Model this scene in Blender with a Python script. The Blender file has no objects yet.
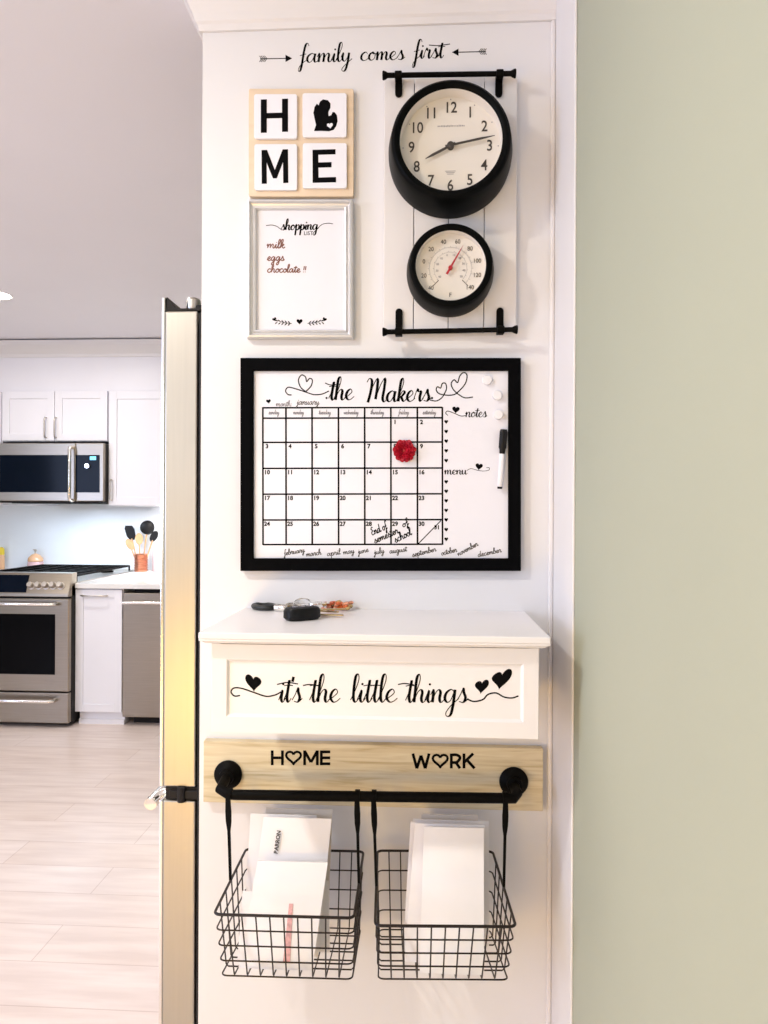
import bpy, bmesh, math, random
from math import sin, cos, pi, radians as R_
from mathutils import Vector, Matrix
random.seed(7)
S = bpy.context.scene
C = S.collection
CAMH = 1.38
F = 740.0
T = R_(3.248); RO = R_(0.27)
fw = Vector((-sin(T), cos(T), 0)); r0 = Vector((cos(T), sin(T), 0)); u0 = Vector((0, 0, 1))
rt = cos(RO)*r0 + sin(RO)*u0; up = -sin(RO)*r0 + cos(RO)*u0
CAM = Vector((0, 0, CAMH))

def pt(px, py, Y):
    """point of the vertical plane at distance Y that the photograph shows at (px, py)"""
    d = fw + rt*((px-384)/F) + up*((512-py)/F)
    return CAM + d*(Y/d.y)

def ppm(Y):
    return F/Y

# ------------------------------------------------------------------ materials
def mat(name, col, rough=0.5, metal=0.0, noise=0.0, nscale=8.0, bump=0.0, spec=0.5, stretch=None, col2=None, emit=None, estr=0, trans=0, coat=0):
    m = bpy.data.materials.new(name); m.use_nodes = True
    nt = m.node_tree; b = nt.nodes['Principled BSDF']
    b.inputs['Base Color'].default_value = (*col, 1)
    b.inputs['Roughness'].default_value = rough
    b.inputs['Metallic'].default_value = metal
    b.inputs['Specular IOR Level'].default_value = spec
    b.inputs['Transmission Weight'].default_value = trans
    b.inputs['Coat Weight'].default_value = coat
    if emit:
        b.inputs['Emission Color'].default_value = (*emit, 1); b.inputs['Emission Strength'].default_value = estr
    if noise or bump:
        tc = nt.nodes.new('ShaderNodeTexCoord'); mp = nt.nodes.new('ShaderNodeMapping')
        nt.links.new(tc.outputs['Object'], mp.inputs['Vector'])
        if stretch: mp.inputs['Scale'].default_value = stretch
        n = nt.nodes.new('ShaderNodeTexNoise'); n.inputs['Scale'].default_value = nscale; n.inputs['Detail'].default_value = 5
        nt.links.new(mp.outputs['Vector'], n.inputs['Vector'])
        if noise:
            r = nt.nodes.new('ShaderNodeValToRGB')
            c2 = col2 if col2 else tuple(c*(1-noise) for c in col)
            r.color_ramp.elements[0].color = (*c2, 1); r.color_ramp.elements[0].position = .3
            r.color_ramp.elements[1].color = (*col, 1); r.color_ramp.elements[1].position = .7
            nt.links.new(n.outputs['Fac'], r.inputs['Fac']); nt.links.new(r.outputs['Color'], b.inputs['Base Color'])
        if bump:
            bp = nt.nodes.new('ShaderNodeBump'); bp.inputs['Strength'].default_value = bump; bp.inputs['Distance'].default_value = .002
            nt.links.new(n.outputs['Fac'], bp.inputs['Height']); nt.links.new(bp.outputs['Normal'], b.inputs['Normal'])
    return m

M = {}
M['panel'] = mat('white_painted_panel', (.79, .785, .80), .45, noise=.02, nscale=3)
M['trimw'] = mat('white_trim_paint', (.80, .78, .78), .4, noise=.02, nscale=3)
M['shelfw'] = mat('white_shelf_paint', (.84, .82, .83), .35, noise=.02, nscale=4)
M['cab'] = mat('white_cabinet_paint', (.84, .84, .90), .4, noise=.01, nscale=4)
M['green'] = mat('sage_wall_paint', (.40, .42, .325), .7, noise=.04, nscale=2.5, bump=.05)
M['tan'] = mat('tan_wall_paint', (.50, .42, .30), .7, noise=.04, nscale=2.5)
M['ceil'] = mat('ceiling_paint', (.90, .89, .94), .8, noise=.02, nscale=2)
M['back'] = mat('backsplash', (.86, .90, .94), .25, noise=.05, nscale=3)
M['counter'] = mat('white_quartz', (.84, .83, .83), .2, noise=.04, nscale=12)
M['steel'] = mat('brushed_steel', (.34, .295, .24), .28, 1.0, noise=.10, nscale=6, stretch=(1, 1, 40))
M['steeld'] = mat('fridge_door_steel', (.46, .43, .37), .36, .7, noise=.05, nscale=5, stretch=(30, 30, 1))
M['nickel'] = mat('satin_nickel', (.62, .58, .53), .3, 1.0, noise=.05, nscale=30)
M['chrome'] = mat('bright_steel', (.82, .80, .76), .18, 1.0, noise=.03, nscale=30)
M['blackg'] = mat('black_glass', (.003, .006, .014), .1, 0, spec=.06, noise=.2, nscale=5)  # slight blue in the base colour stands in for a blue reflection
M['ovenglass'] = mat('oven_glass', (.004, .004, .005), .15, 0, spec=.04, noise=.2, nscale=5)
M['blackp'] = mat('black_plastic', (.012, .012, .013), .4, spec=.15, noise=.2, nscale=20)
M['dark'] = mat('dark_side', (.02, .018, .018), .5, spec=.15, noise=.2, nscale=10)
M['frameb'] = mat('black_frame', (.003, .003, .0035), .5, spec=.02, noise=.2, nscale=30, bump=.05)
M['iron'] = mat('black_iron', (.004, .0035, .003), .5, 0, spec=.06, noise=.3, nscale=60, bump=.2)
M['wire'] = mat('dark_bronze_wire', (.014, .008, .006), .4, .2, noise=.3, nscale=80)
M['clockb'] = mat('black_clock_case', (.003, .0035, .0035), .4, spec=.05, noise=.3, nscale=15)
M['dial'] = mat('cream_dial', (.76, .72, .66), .6, noise=.04, nscale=8)
M['vinyl'] = mat('black_vinyl', (.003, .003, .0035), .6, spec=.05, noise=.2, nscale=50)
M['greyink'] = mat('grey_ink', (.30, .29, .32), .6, noise=.1, nscale=50)
M['num'] = mat('dial_ink', (.05, .042, .036), .6, noise=.1, nscale=50)
M['brownink'] = mat('brown_marker_ink', (.26, .10, .07), .6, noise=.3, nscale=300)
M['board'] = mat('whiteboard', (.82, .82, .88), .22, noise=.01, nscale=4)
M['tile'] = mat('tile_white', (.86, .86, .92), .3, noise=.01, nscale=4)
M['ply'] = mat('pale_plywood', (.83, .66, .48), .55, noise=.12, nscale=9, stretch=(1, 1, 6))
M['silver'] = mat('silver_white_frame', (.70, .70, .71), .32, .25, noise=.08, nscale=15)
M['plank'] = mat('white_plank', (.80, .775, .765), .5, noise=.03, nscale=6, stretch=(6, 1, 1))
M['red'] = mat('rose_red', (.62, .008, .035), .45, noise=.4, nscale=60)
M['magnet'] = mat('white_magnet', (.84, .83, .85), .3, noise=.02, nscale=40)
M['paper'] = mat('white_paper', (.86, .84, .85), .8, noise=.03, nscale=14, bump=.1)
M['paper2'] = mat('cream_paper', (.74, .68, .62), .8, noise=.04, nscale=14, bump=.1)
M['pink'] = mat('pink_print', (.80, .45, .45), .8, noise=.3, nscale=200)
M['leather'] = mat('black_leather', (.012, .014, .013), .45, noise=.3, nscale=80, bump=.3)
M['brass'] = mat('brass_key', (.55, .40, .18), .3, 1.0, noise=.15, nscale=90)
M['orange'] = mat('orange_charm', (.85, .20, .03), .4, noise=.6, nscale=70, col2=(.35, .05, .02))
M['copper'] = mat('copper', (.72, .34, .22), .3, .9, noise=.1, nscale=60)
M['woodsp'] = mat('utensil_wood', (.62, .36, .18), .6, noise=.2, nscale=30)
M['amber'] = mat('soap_amber', (.85, .50, .28), .2, noise=.1, nscale=20)
M['yellow'] = mat('yellow_cap', (.90, .66, .05), .4, noise=.1, nscale=20)
M['softpink'] = mat('pink_soap', (.78, .50, .52), .25, noise=.15, nscale=20)
M['lcd'] = mat('display_glow', (.02, .1, .3), .3, emit=(.2, .7, 1.0), estr=2.0)
M['lamp'] = mat('lamp_lens', (.9, .9, .9), .4, emit=(1, .96, .9), estr=14)
M['rubber'] = mat('needle_red', (.45, .02, .03), .5, noise=.1, nscale=40)

# weathered pale board
def wood_board():
    m = bpy.data.materials.new('pale_stained_board'); m.use_nodes = True
    nt = m.node_tree; b = nt.nodes['Principled BSDF']; b.inputs['Roughness'].default_value = .55
    tc = nt.nodes.new('ShaderNodeTexCoord'); mp = nt.nodes.new('ShaderNodeMapping'); mp.inputs['Scale'].default_value = (1.6, 1, 26)
    nt.links.new(tc.outputs['Object'], mp.inputs['Vector'])
    n = nt.nodes.new('ShaderNodeTexNoise'); n.inputs['Scale'].default_value = 4; n.inputs['Detail'].default_value = 8; n.inputs['Distortion'].default_value = .8
    nt.links.new(mp.outputs['Vector'], n.inputs['Vector'])
    r = nt.nodes.new('ShaderNodeValToRGB'); e = r.color_ramp.elements
    e[0].position = .30; e[0].color = (.50, .40, .22, 1); e[1].position = .72; e[1].color = (.76, .68, .49, 1)
    x = r.color_ramp.elements.new(.46); x.color = (.66, .56, .37, 1)
    nt.links.new(n.outputs['Fac'], r.inputs['Fac']); nt.links.new(r.outputs['Color'], b.inputs['Base Color'])
    return m
M['wboard'] = wood_board()

def floor_mat():
    m = bpy.data.materials.new('pale_oak_planks'); m.use_nodes = True
    nt = m.node_tree; b = nt.nodes['Principled BSDF']; b.inputs['Roughness'].default_value = .33
    tc = nt.nodes.new('ShaderNodeTexCoord'); mp = nt.nodes.new('ShaderNodeMapping')
    nt.links.new(tc.outputs['Object'], mp.inputs['Vector'])
    br = nt.nodes.new('ShaderNodeTexBrick')
    br.inputs['Scale'].default_value = 1.0; br.inputs['Brick Width'].default_value = 1.2; br.inputs['Row Height'].default_value = .20
    br.inputs['Mortar Size'].default_value = .0018; br.offset = .37
    br.inputs['Color1'].default_value = (.80, .70, .66, 1); br.inputs['Color2'].default_value = (.77, .655, .60, 1); br.inputs['Mortar'].default_value = (.62, .50, .45, 1)
    nt.links.new(mp.outputs['Vector'], br.inputs['Vector'])
    mp2 = nt.nodes.new('ShaderNodeMapping'); mp2.inputs['Scale'].default_value = (1.2, 9, 1)
    nt.links.new(tc.outputs['Object'], mp2.inputs['Vector'])
    n = nt.nodes.new('ShaderNodeTexNoise'); n.inputs['Scale'].default_value = 2.5; n.inputs['Detail'].default_value = 6
    nt.links.new(mp2.outputs['Vector'], n.inputs['Vector'])
    r = nt.nodes.new('ShaderNodeValToRGB'); r.color_ramp.elements[0].color = (.92, .89, .88, 1); r.color_ramp.elements[1].color = (1.06, 1.06, 1.06, 1)
    r.color_ramp.elements[0].position = .35; r.color_ramp.elements[1].position = .65
    nt.links.new(n.outputs['Fac'], r.inputs['Fac'])
    mx = nt.nodes.new('ShaderNodeMix'); mx.data_type = 'RGBA'; mx.blend_type = 'MULTIPLY'; mx.inputs[0].default_value = 1
    nt.links.new(br.outputs['Color'], mx.inputs[6]); nt.links.new(r.outputs['Color'], mx.inputs[7])
    nt.links.new(mx.outputs[2], b.inputs['Base Color'])
    return m
M['floor'] = floor_mat()

# ------------------------------------------------------------------ mesh helpers
class MB:
    def __init__(s): s.v = []; s.f = []
    def add(s, vs, fs):
        o = len(s.v); s.v += [tuple(v) for v in vs]; s.f += [tuple(o+i for i in f) for f in fs]; return s
    def box(s, x0, x1, y0, y1, z0, z1):
        x0, x1 = sorted((x0, x1)); y0, y1 = sorted((y0, y1)); z0, z1 = sorted((z0, z1))
        return s.add([(x0,y0,z0),(x1,y0,z0),(x1,y1,z0),(x0,y1,z0),(x0,y0,z1),(x1,y0,z1),(x1,y1,z1),(x0,y1,z1)],
                     [(0,3,2,1),(4,5,6,7),(0,1,5,4),(1,2,6,5),(2,3,7,6),(3,0,4,7)])
    def tube(s, pts, r, seg=10, closed=False, cap=True):
        pts = [Vector(p) for p in pts]; n = len(pts); rs = r if isinstance(r, (list, tuple)) else [r]*n
        rings = []; prev = None
        for i, p in enumerate(pts):
            a = pts[i-1] if (i > 0 or closed) else p; b = pts[(i+1) % n] if (i < n-1 or closed) else p
            t = (b-a).normalized()
            if prev is None:
                q = Vector((0, 0, 1)) if abs(t.z) < .9 else Vector((0, 1, 0))
                nn = (q-t*q.dot(t)).normalized()
            else:
                nn = prev-t*prev.dot(t)
                nn = nn.normalized() if nn.length > 1e-6 else t.orthogonal().normalized()
            prev = nn; bb = t.cross(nn)
            rings.append([p+nn*rs[i]*cos(2*pi*k/seg)+bb*rs[i]*sin(2*pi*k/seg) for k in range(seg)])
        vs = [v for g in rings for v in g]; fs = []
        m = n if closed else n-1
        for i in range(m):
            j = (i+1) % n
            for k in range(seg):
                l = (k+1) % seg
                fs.append((i*seg+k, i*seg+l, j*seg+l, j*seg+k))
        if cap and not closed:
            fs.append(tuple(range(seg))[::-1]); fs.append(tuple((n-1)*seg+k for k in range(seg)))
        return s.add(vs, fs)
    def lathe(s, prof, c, axis='Y', seg=64, cap=True):
        """prof: (radius, offset along axis)"""
        c = Vector(c); vs = []; fs = []
        for (r, h) in prof:
            for k in range(seg):
                a = 2*pi*k/seg
                if axis == 'Y': v = Vector((r*cos(a), h, r*sin(a)))
                elif axis == 'Z': v = Vector((r*cos(a), r*sin(a), h))
                else: v = Vector((h, r*cos(a), r*sin(a)))
                vs.append(c+v)
        n = len(prof)
        for i in range(n-1):
            for k in range(seg):
                l = (k+1) % seg
                fs.append((i*seg+k, i*seg+l, (i+1)*seg+l, (i+1)*seg+k))
        if cap and prof[0][0] > 1e-5: fs.append(tuple(range(seg))[::-1])
        if cap and prof[-1][0] > 1e-5: fs.append(tuple((n-1)*seg+k for k in range(seg)))
        return s.add(vs, fs)
    def prism(s, pts, d):
        """closed outline of 3D points pushed along vector d"""
        pts = [Vector(p) for p in pts]; d = Vector(d); n = len(pts)
        vs = pts+[p+d for p in pts]
        return s.add(vs, [tuple(range(n))[::-1], tuple(range(n, 2*n))]+[(i, (i+1) % n, n+(i+1) % n, n+i) for i in range(n)])
    def ribbon(s, pts, ws, back):
        """flat strip; pts 3D in a plane of constant y, ws half-widths, back = thickness towards +y"""
        n = len(pts); vs = []
        for i in range(n):
            a = pts[max(0, i-1)]; b = pts[min(n-1, i+1)]
            t = b-a; t.y = 0
            t = t.normalized() if t.length > 1e-9 else Vector((1, 0, 0))
            q = Vector((-t.z, 0, t.x))
            w = ws[i]
            for y in (0, back):
                vs += [pts[i]+q*w+Vector((0, y, 0)), pts[i]-q*w+Vector((0, y, 0))]
        fs = []
        for i in range(n-1):
            o = 4*i
            fs += [(o, o+1, o+5, o+4), (o+2, o+6, o+7, o+3), (o, o+4, o+6, o+2), (o+1, o+3, o+7, o+5)]
        o = 4*(n-1); fs += [(0, 2, 3, 1), (o, o+1, o+3, o+2)]
        return s.add(vs, fs)

def setp(o, label=None, cat=None, group=None, kind=None):
    if label: o['label'] = label
    if cat: o['category'] = cat
    if group: o['group'] = group
    if kind: o['kind'] = kind
    return o

def obj(name, mb, m, parent=None, bevel=0, smooth=False, bseg=2, label=None):
    me = bpy.data.meshes.new(name); 
    org = Vector((0, 0, 0))
    me.from_pydata(mb.v, [], mb.f); me.update()
    bm = bmesh.new(); bm.from_mesh(me); bmesh.ops.recalc_face_normals(bm, faces=bm.faces); bm.to_mesh(me); bm.free()
    me.materials.append(m)
    o = bpy.data.objects.new(name, me); C.objects.link(o)
    if smooth:
        for p in me.polygons: p.use_smooth = True
        md = o.modifiers.new('es', 'EDGE_SPLIT'); md.split_angle = R_(38)
    if bevel:
        b = o.modifiers.new('bv', 'BEVEL'); b.width = bevel; b.segments = bseg; b.limit_method = 'ANGLE'; b.angle_limit = R_(50)
    if parent:
        o.parent = parent
        bpy_loc = parent_world(parent)
        o.matrix_parent_inverse = bpy_loc.inverted()
    if label: o['label'] = label
    return o

def parent_world(p):
    # empties carry the only offset; every mesh is modelled in world coordinates
    return Matrix.Translation(p.location) if p.type == 'EMPTY' else Matrix()

def thing(name, label, cat, loc=(0, 0, 0), group=None):
    o = bpy.data.objects.new(name, None); C.objects.link(o); o.location = loc; o.empty_display_size = .05
    return setp(o, label, cat, group)

def solo(name, mb, m, label, cat, group=None, **k):
    return setp(obj(name, mb, m, **k), label, cat, group)

def struct(name, mb, m, **k):
    return setp(obj(name, mb, m, **k), kind='structure')

def catmull(P, n=7):
    P = [Vector((p[0], p[1], 0)) for p in P]
    if len(P) == 2: return [P[0].lerp(P[1], i/3) for i in range(4)]
    Q = [2*P[0]-P[1]]+P+[2*P[-1]-P[-2]]; out = []
    for i in range(1, len(Q)-2):
        for k in range(n):
            t = k/n; a, b, c, d = Q[i-1:i+3]
            out.append(.5*((2*b)+(c-a)*t+(2*a-5*b+4*c-d)*t*t+(3*b-a-3*c+d)*t**3))
    out.append(P[-1]); return out

# ------------------------------------------------------------------ brush script alphabet (own strokes; x height 1)
bowl = [(.74,.82),(.5,1.02),(.16,.74),(.08,.3),(.28,0),(.54,.2),(.76,.95)]
asc = [(-.05,.15),(.22,.9),(.42,1.75),(.36,2.2),(.2,2.05),(.14,1.5),(.1,.0)]
G = {
'a': ([bowl, [(.79,1.0),(.73,.4),(.82,.02),(1.0,.08),(1.15,.3)]], 1.06),
'b': ([[(-.05,.15),(.22,.9),(.42,1.75),(.36,2.2),(.2,2.05),(.12,1.2),(.12,.25),(.38,0),(.68,.3),(.66,.8),(.45,.98),(.55,.8),(.95,.85)]], .88),
'c': ([[(.68,.8),(.5,1.02),(.18,.76),(.09,.3),(.32,0),(.6,.06),(.85,.3)]], .78),
'd': ([bowl, [(.86,2.15),(.76,.8),(.76,.3),(.86,.02),(1.0,.08),(1.15,.3)]], 1.06),
'e': ([[(-.05,.15),(.3,.4),(.6,.74),(.46,1.02),(.2,.8),(.1,.35),(.33,0),(.6,.06),(.85,.3)]], .78),
'f': ([[(.78,1.9),(.66,2.2),(.48,2.05),(.36,1.2),(.28,-.2),(.18,-.95),(.0,-.95),(.08,-.5),(.4,.0),(.7,.25)], [(.02,.8),(.6,.98)]], .66),
'g': ([bowl, [(.79,1.0),(.74,-.1),(.62,-.95),(.36,-1.12),(.24,-.85),(.55,-.3),(1.12,.3)]], 1.04),
'h': ([asc, [(.11,.2),(.3,.75),(.52,1.0),(.66,.8),(.62,.3),(.72,.0),(.86,.06),(1.02,.3)]], .94),
'i': ([[(-.05,.15),(.2,.95),(.16,.3),(.26,0),(.38,.06),(.52,.3)], 'dot', (.24,1.42)], .44),
'j': ([[(-.05,.3),(.22,1.0),(.2,0),(.05,-.95),(-.18,-.9),(.05,-.4),(.5,.25)], 'dot', (.26,1.42)], .44),
'k': ([asc, [(.12,.35),(.42,.98),(.62,.86),(.4,.52),(.2,.46)], [(.3,.5),(.55,.03),(.7,.05),(.88,.3)]], .8),
'l': ([[(-.05,.15),(.22,.9),(.42,1.75),(.36,2.2),(.2,2.05),(.13,1.3),(.14,.35),(.26,0),(.38,.06),(.52,.3)]], .46),
'm': ([[(-.08,.6),(.1,1.0),(.1,0)], [(.11,.2),(.28,.75),(.46,1.0),(.56,.78),(.54,0)], [(.55,.2),(.72,.75),(.9,1.0),(1.02,.78),(.98,.28),(1.08,0),(1.22,.06),(1.38,.3)]], 1.3),
'n': ([[(-.08,.6),(.1,1.0),(.1,0)], [(.11,.2),(.28,.75),(.5,1.0),(.64,.78),(.6,.28),(.7,0),(.84,.06),(1.0,.3)]], .92),
'o': ([[(.46,1.0),(.16,.74),(.1,.26),(.36,0),(.64,.28),(.64,.78),(.46,1.0),(.5,.8),(.9,.82)]], .8),
'p': ([[(-.05,.4),(.18,1.05),(.14,-1.1)], [(.15,.2),(.32,.8),(.56,1.0),(.72,.6),(.58,.1),(.34,.02),(.5,-.05),(.92,.3)]], .86),
'r': ([[(-.05,.15),(.2,1.15),(.32,.92),(.56,.95),(.5,.4),(.56,.0),(.7,.06),(.85,.3)]], .78),
's': ([[(-.05,.15),(.18,.6),(.36,1.12),(.42,.8),(.58,.35),(.44,0),(.12,.06)], [(.4,0),(.6,.08),(.8,.3)]], .72),
't': ([[(-.05,.15),(.2,.95),(.3,1.75),(.22,.9),(.2,.35),(.3,0),(.42,.06),(.56,.3)], [(-.12,1.28),(.2,1.34),(.62,1.3)]], .5),
'u': ([[(-.05,.5),(.12,1.0),(.1,.32),(.26,0),(.5,.28),(.66,1.0)], [(.67,1.0),(.63,.3),(.74,0),(.86,.06),(1.02,.3)]], .94),
'v': ([[(-.05,.6),(.12,1.0),(.22,.3),(.3,0),(.56,.6),(.64,1.0),(.9,.85)]], .8),
'y': ([[(-.05,.5),(.12,1.0),(.1,.36),(.28,.02),(.5,.3),(.66,1.0)], [(.67,1.0),(.62,-.1),(.46,-1.0),(.22,-1.12),(.14,-.85),(.45,-.35),(1.0,.3)]], .92),
'M': ([[(-.1,1.9),(.1,2.25),(.36,2.0),(.34,1.0),(.18,-.05)], [(.2,.3),(.5,1.5),(.86,2.25),(.92,1.4),(.86,.25)], [(.88,.35),(1.2,1.6),(1.56,2.25),(1.58,1.3),(1.52,.35),(1.66,0),(1.8,.06),(1.96,.3)]], 1.86),
'E': ([[(.85,1.85),(.55,2.0),(.25,1.6),(.55,1.1),(.15,.7),(.2,.1),(.6,.05),(.9,.3)]], .95),
"'": ([[(.12,2.0),(.06,1.6)]], .2), ':': (['dot', (.15,.9), 'dot', (.15,.1)], .4), '!': ([[(.2,1.7),(.16,.6)], 'dot', (.16,.1)], .35),
'q': ([bowl, [(.79,1.0),(.74,-1.1)]], 1.0), ' ': ([], .55), 'w': ([[(0,1),(.2,0),(.45,.9),(.65,0),(.9,1)]], .95), '.': (['dot', (.1,.05)], .25),
}
TH = .00035   # decal thickness

def strokes_px(mb, pts_px, wmin, wmax, Y, contrast=True, sub=7):
    """calligraphic line on the plane Y. wmin/wmax full widths in photo pixels"""
    P = catmull(pts_px, sub); n = len(P); k = Y/F; ws = []
    for i in range(n):
        d = P[min(n-1, i+1)]-P[max(0, i-1)]
        dn = max(0, d.y/d.length) if d.length > 1e-9 else 0
        w = wmin+(wmax-wmin)*(dn**1.3) if contrast else wmax
        ws.append(w*.5*k)
    for _ in range(2):
        ws = [(ws[max(0, i-1)]+ws[i]+ws[min(n-1, i+1)])/3 for i in range(n)]
    mb.ribbon([pt(p.x, p.y, Y-TH) for p in P], ws, TH)

def disc_px(mb, cx, cy, r, Y, n=14):
    mb.prism([pt(cx+r*cos(2*pi*i/n), cy+r*sin(2*pi*i/n), Y-TH) for i in range(n)], (0, TH, 0))

def script(mb, text, x0, x1, base, xh, Y, wmin=.35, wmax=1.5, slant=.12, rot=0, contrast=True, sub=6, dy=0):
    tot = sum(G[c][1] for c in text); sc = (x1-x0)/(tot*xh); x = 0
    ca, sa = cos(R_(rot)), sin(R_(rot))
    def tr(a, b):
        X = (x+a)*xh*sc+b*xh*slant; Yy = -b*xh+dy*(x/tot)
        return (x0+X*ca+Yy*sa, base-X*sa+Yy*ca)
    for ch in text:
        items = G[ch][0]; i = 0
        while i < len(items):
            it = items[i]
            if it == 'dot':
                c = tr(*items[i+1]); disc_px(mb, c[0], c[1], max(wmax*.42, .4), Y, 10); i += 2; continue
            strokes_px(mb, [tr(a, b) for a, b in it], wmin, wmax, Y, contrast, sub); i += 1
        x += G[ch][1]

def heart_pts(n=40):
    o = []
    for i in range(n):
        t = 2*pi*i/n
        o.append((16*sin(t)**3/17, (13*cos(t)-5*cos(2*t)-2*cos(3*t)-cos(4*t))/17+.12))
    return o

def heart(mb, cx, cy, w, Y, rot=0, h=None, n=40, sk=0):
    h = h or w; c, s = cos(R_(rot)), sin(R_(rot)); P = []
    for (a, b) in heart_pts(n):
        b += sk*a*(b+1)/2; a *= w/2; b *= h/2
        P.append(pt(cx+a*c-b*s, cy-(a*s+b*c), Y-TH))
    mb.prism(P, (0, TH, 0))

def poly_px(mb, P, Y, th=TH):
    mb.prism([pt(x, y, Y-th) for x, y in P], (0, th, 0))

def line_px(mb, a, b, w, Y):
    a = pt(*a, Y-TH); b = pt(*b, Y-TH); mb.ribbon([a, b], [w*.5*Y/F]*2, TH)

def text(name, s, loc, size, m, parent, off=0, rot=0, ax='CENTER', sx=1, thick=.0004, label=None, unit=None):
    """plain sans text facing -y"""
    cu = bpy.data.curves.new('txt', 'FONT'); cu.body = s; cu.size = size; cu.align_x = ax; cu.align_y = 'CENTER'
    cu.offset = off; cu.extrude = thick/2; cu.resolution_u = 4
    o = bpy.data.objects.new('txt', cu); C.objects.link(o)
    bpy.context.view_layer.update()
    me = bpy.data.meshes.new_from_object(o.evaluated_get(bpy.context.evaluated_depsgraph_get()))
    bpy.data.objects.remove(o)
    mtx = Matrix.Translation(Vector(loc)+Vector((0, -thick/2, 0))) @ Matrix.Rotation(pi/2, 4, 'X') @ Matrix.Rotation(rot, 4, 'Z') @ Matrix.Diagonal((sx, 1, 1, 1))
    me.transform(mtx)
    if unit is not None:
        o2 = len(unit.v); unit.add([v.co[:] for v in me.vertices], [tuple(p.vertices) for p in me.polygons]); return
    me.materials.clear(); me.materials.append(m)
    o = bpy.data.objects.new(name, me); C.objects.link(o)
    if parent: o.parent = parent; o.matrix_parent_inverse = parent_world(parent).inverted()
    if label: o['label'] = label
    return o

def part(name, m, parent, fn, label=None):
    q = MB(); fn(q); return obj(name, q, M[m], parent, label=label)
BOLD = 1.35
# ------------------------------------------------------------------ room
YP = 1.45
XR = pt(555, 512, YP).x               # side wall plane
CEIL = 2.55
XL, YB, YN = -5.0, 5.75, -2.6
struct('floor', MB().box(XL, XR+.1, YN, YB+.1, -.1, 0), M['floor'])
struct('ceiling', MB().box(XL, XR+.1, YN, YB+.1, CEIL, CEIL+.1), M['ceil'])
struct('wall_back', MB().box(XL, XR+.1, YB, YB+.1, 0, CEIL), M['back'])
struct('wall_right', MB().box(XR, XR+.1, YN, YB, 0, CEIL), M['green'])
struct('wall_left', MB().box(XL-.1, XL, YN, YB+.1, 0, CEIL), M['green'])
struct('wall_near', MB().box(XL-.1, XR+.1, YN-.1, YN, 0, CEIL), M['tan'])
# tall white end panel of the refrigerator enclosure
xl = pt(200.5, 512, YP).x
struct('wall_front', MB().box(xl, XR, YP, YP+.025, 0, CEIL), M['panel'])
# white board on the side wall next to the panel
ys = YP*129/149.
struct('trim_1', MB().box(XR-.004, XR, ys, YP, 0, CEIL), M['trimw'], bevel=.0015)
struct('trim_2', MB().box(XR-.013, XR-.004, YP-.009, YP, 0, 2.33), M['trimw'], bevel=.003)
# crown moulding with left return
zc = pt(201, 33, YP).z
prof = [(0, 0), (.006, 0), (.008, .012), (.012, .016), (.016, .03), (.026, .052), (.038, .066), (.04, .07), (.044, .072), (.046, .095), (.058, .125), (.07, .16), (.075, CEIL-zc), (0, CEIL-zc)]
mb = MB(); n = len(prof)
for (fx, fy) in (('end', 0), ('mitre', 0), ('right', 0)):
    for (o_, h_) in prof:
        if fx == 'end': mb.v.append((xl-o_, YP+.3, zc+h_))
        elif fx == 'mitre': mb.v.append((xl-o_, YP-o_, zc+h_))
        else: mb.v.append((XR-.004, YP-o_, zc+h_))
for a in range(2):
    for i in range(n):
        j = (i+1) % n; mb.f.append((a*n+i, a*n+j, (a+1)*n+j, (a+1)*n+i))
mb.f.append(tuple(range(n))); mb.f.append(tuple(range(2*n, 3*n)))
struct('trim_3', mb, M['trimw'])

# ceiling spots of the kitchen
def spot(x, y, label):
    t = thing('recessed_light', label, 'light', (x, y, CEIL), 'recessed kitchen ceiling lights')
    obj('trim_ring', MB().lathe([(.075, 0), (.085, -.004), (.085, 0)], (x, y, CEIL), 'Z', 40), M['trimw'], t, smooth=True)
    obj('lens', MB().lathe([(.0001, -.003), (.072, -.003), (.074, -.0005)], (x, y, CEIL), 'Z', 40), M['lamp'], t)
spot(pt(-4, 290, 3.9).x, 3.9, 'round recessed ceiling light at the left edge of the kitchen ceiling')

# ------------------------------------------------------------------ kitchen cabinets
def shaker(mb, x0, x1, z0, z1, y, t=.02, fr=.05, rec=.007):
    """front faces -y at y"""
    mb.box(x0, x0+fr, y, y+t, z0, z1); mb.box(x1-fr, x1, y, y+t, z0, z1)
    mb.box(x0+fr, x1-fr, y, y+t, z0, z0+fr); mb.box(x0+fr, x1-fr, y, y+t, z1-fr, z1)
    mb.box(x0+fr, x1-fr, y+rec, y+t, z0+fr, z1-fr)
def pull(mb, a, b, out=.03, r=.005):
    a = Vector(a); b = Vector(b); o = Vector((0, -out, 0))
    mb.tube([a, a+o*.6, a+o*.95+(b-a)*.08, a+o+(b-a)*.3, a+o+(b-a)*.7, b+o*.95-(b-a)*.08, b+o*.6, b], r, 10)

YU = 4.95; YD = YU-.02
def Z(py, Y): return pt(90, py, Y).z
def X(px, Y, py=500): return pt(px, py, Y).x
zt = Z(391, YU)
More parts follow.
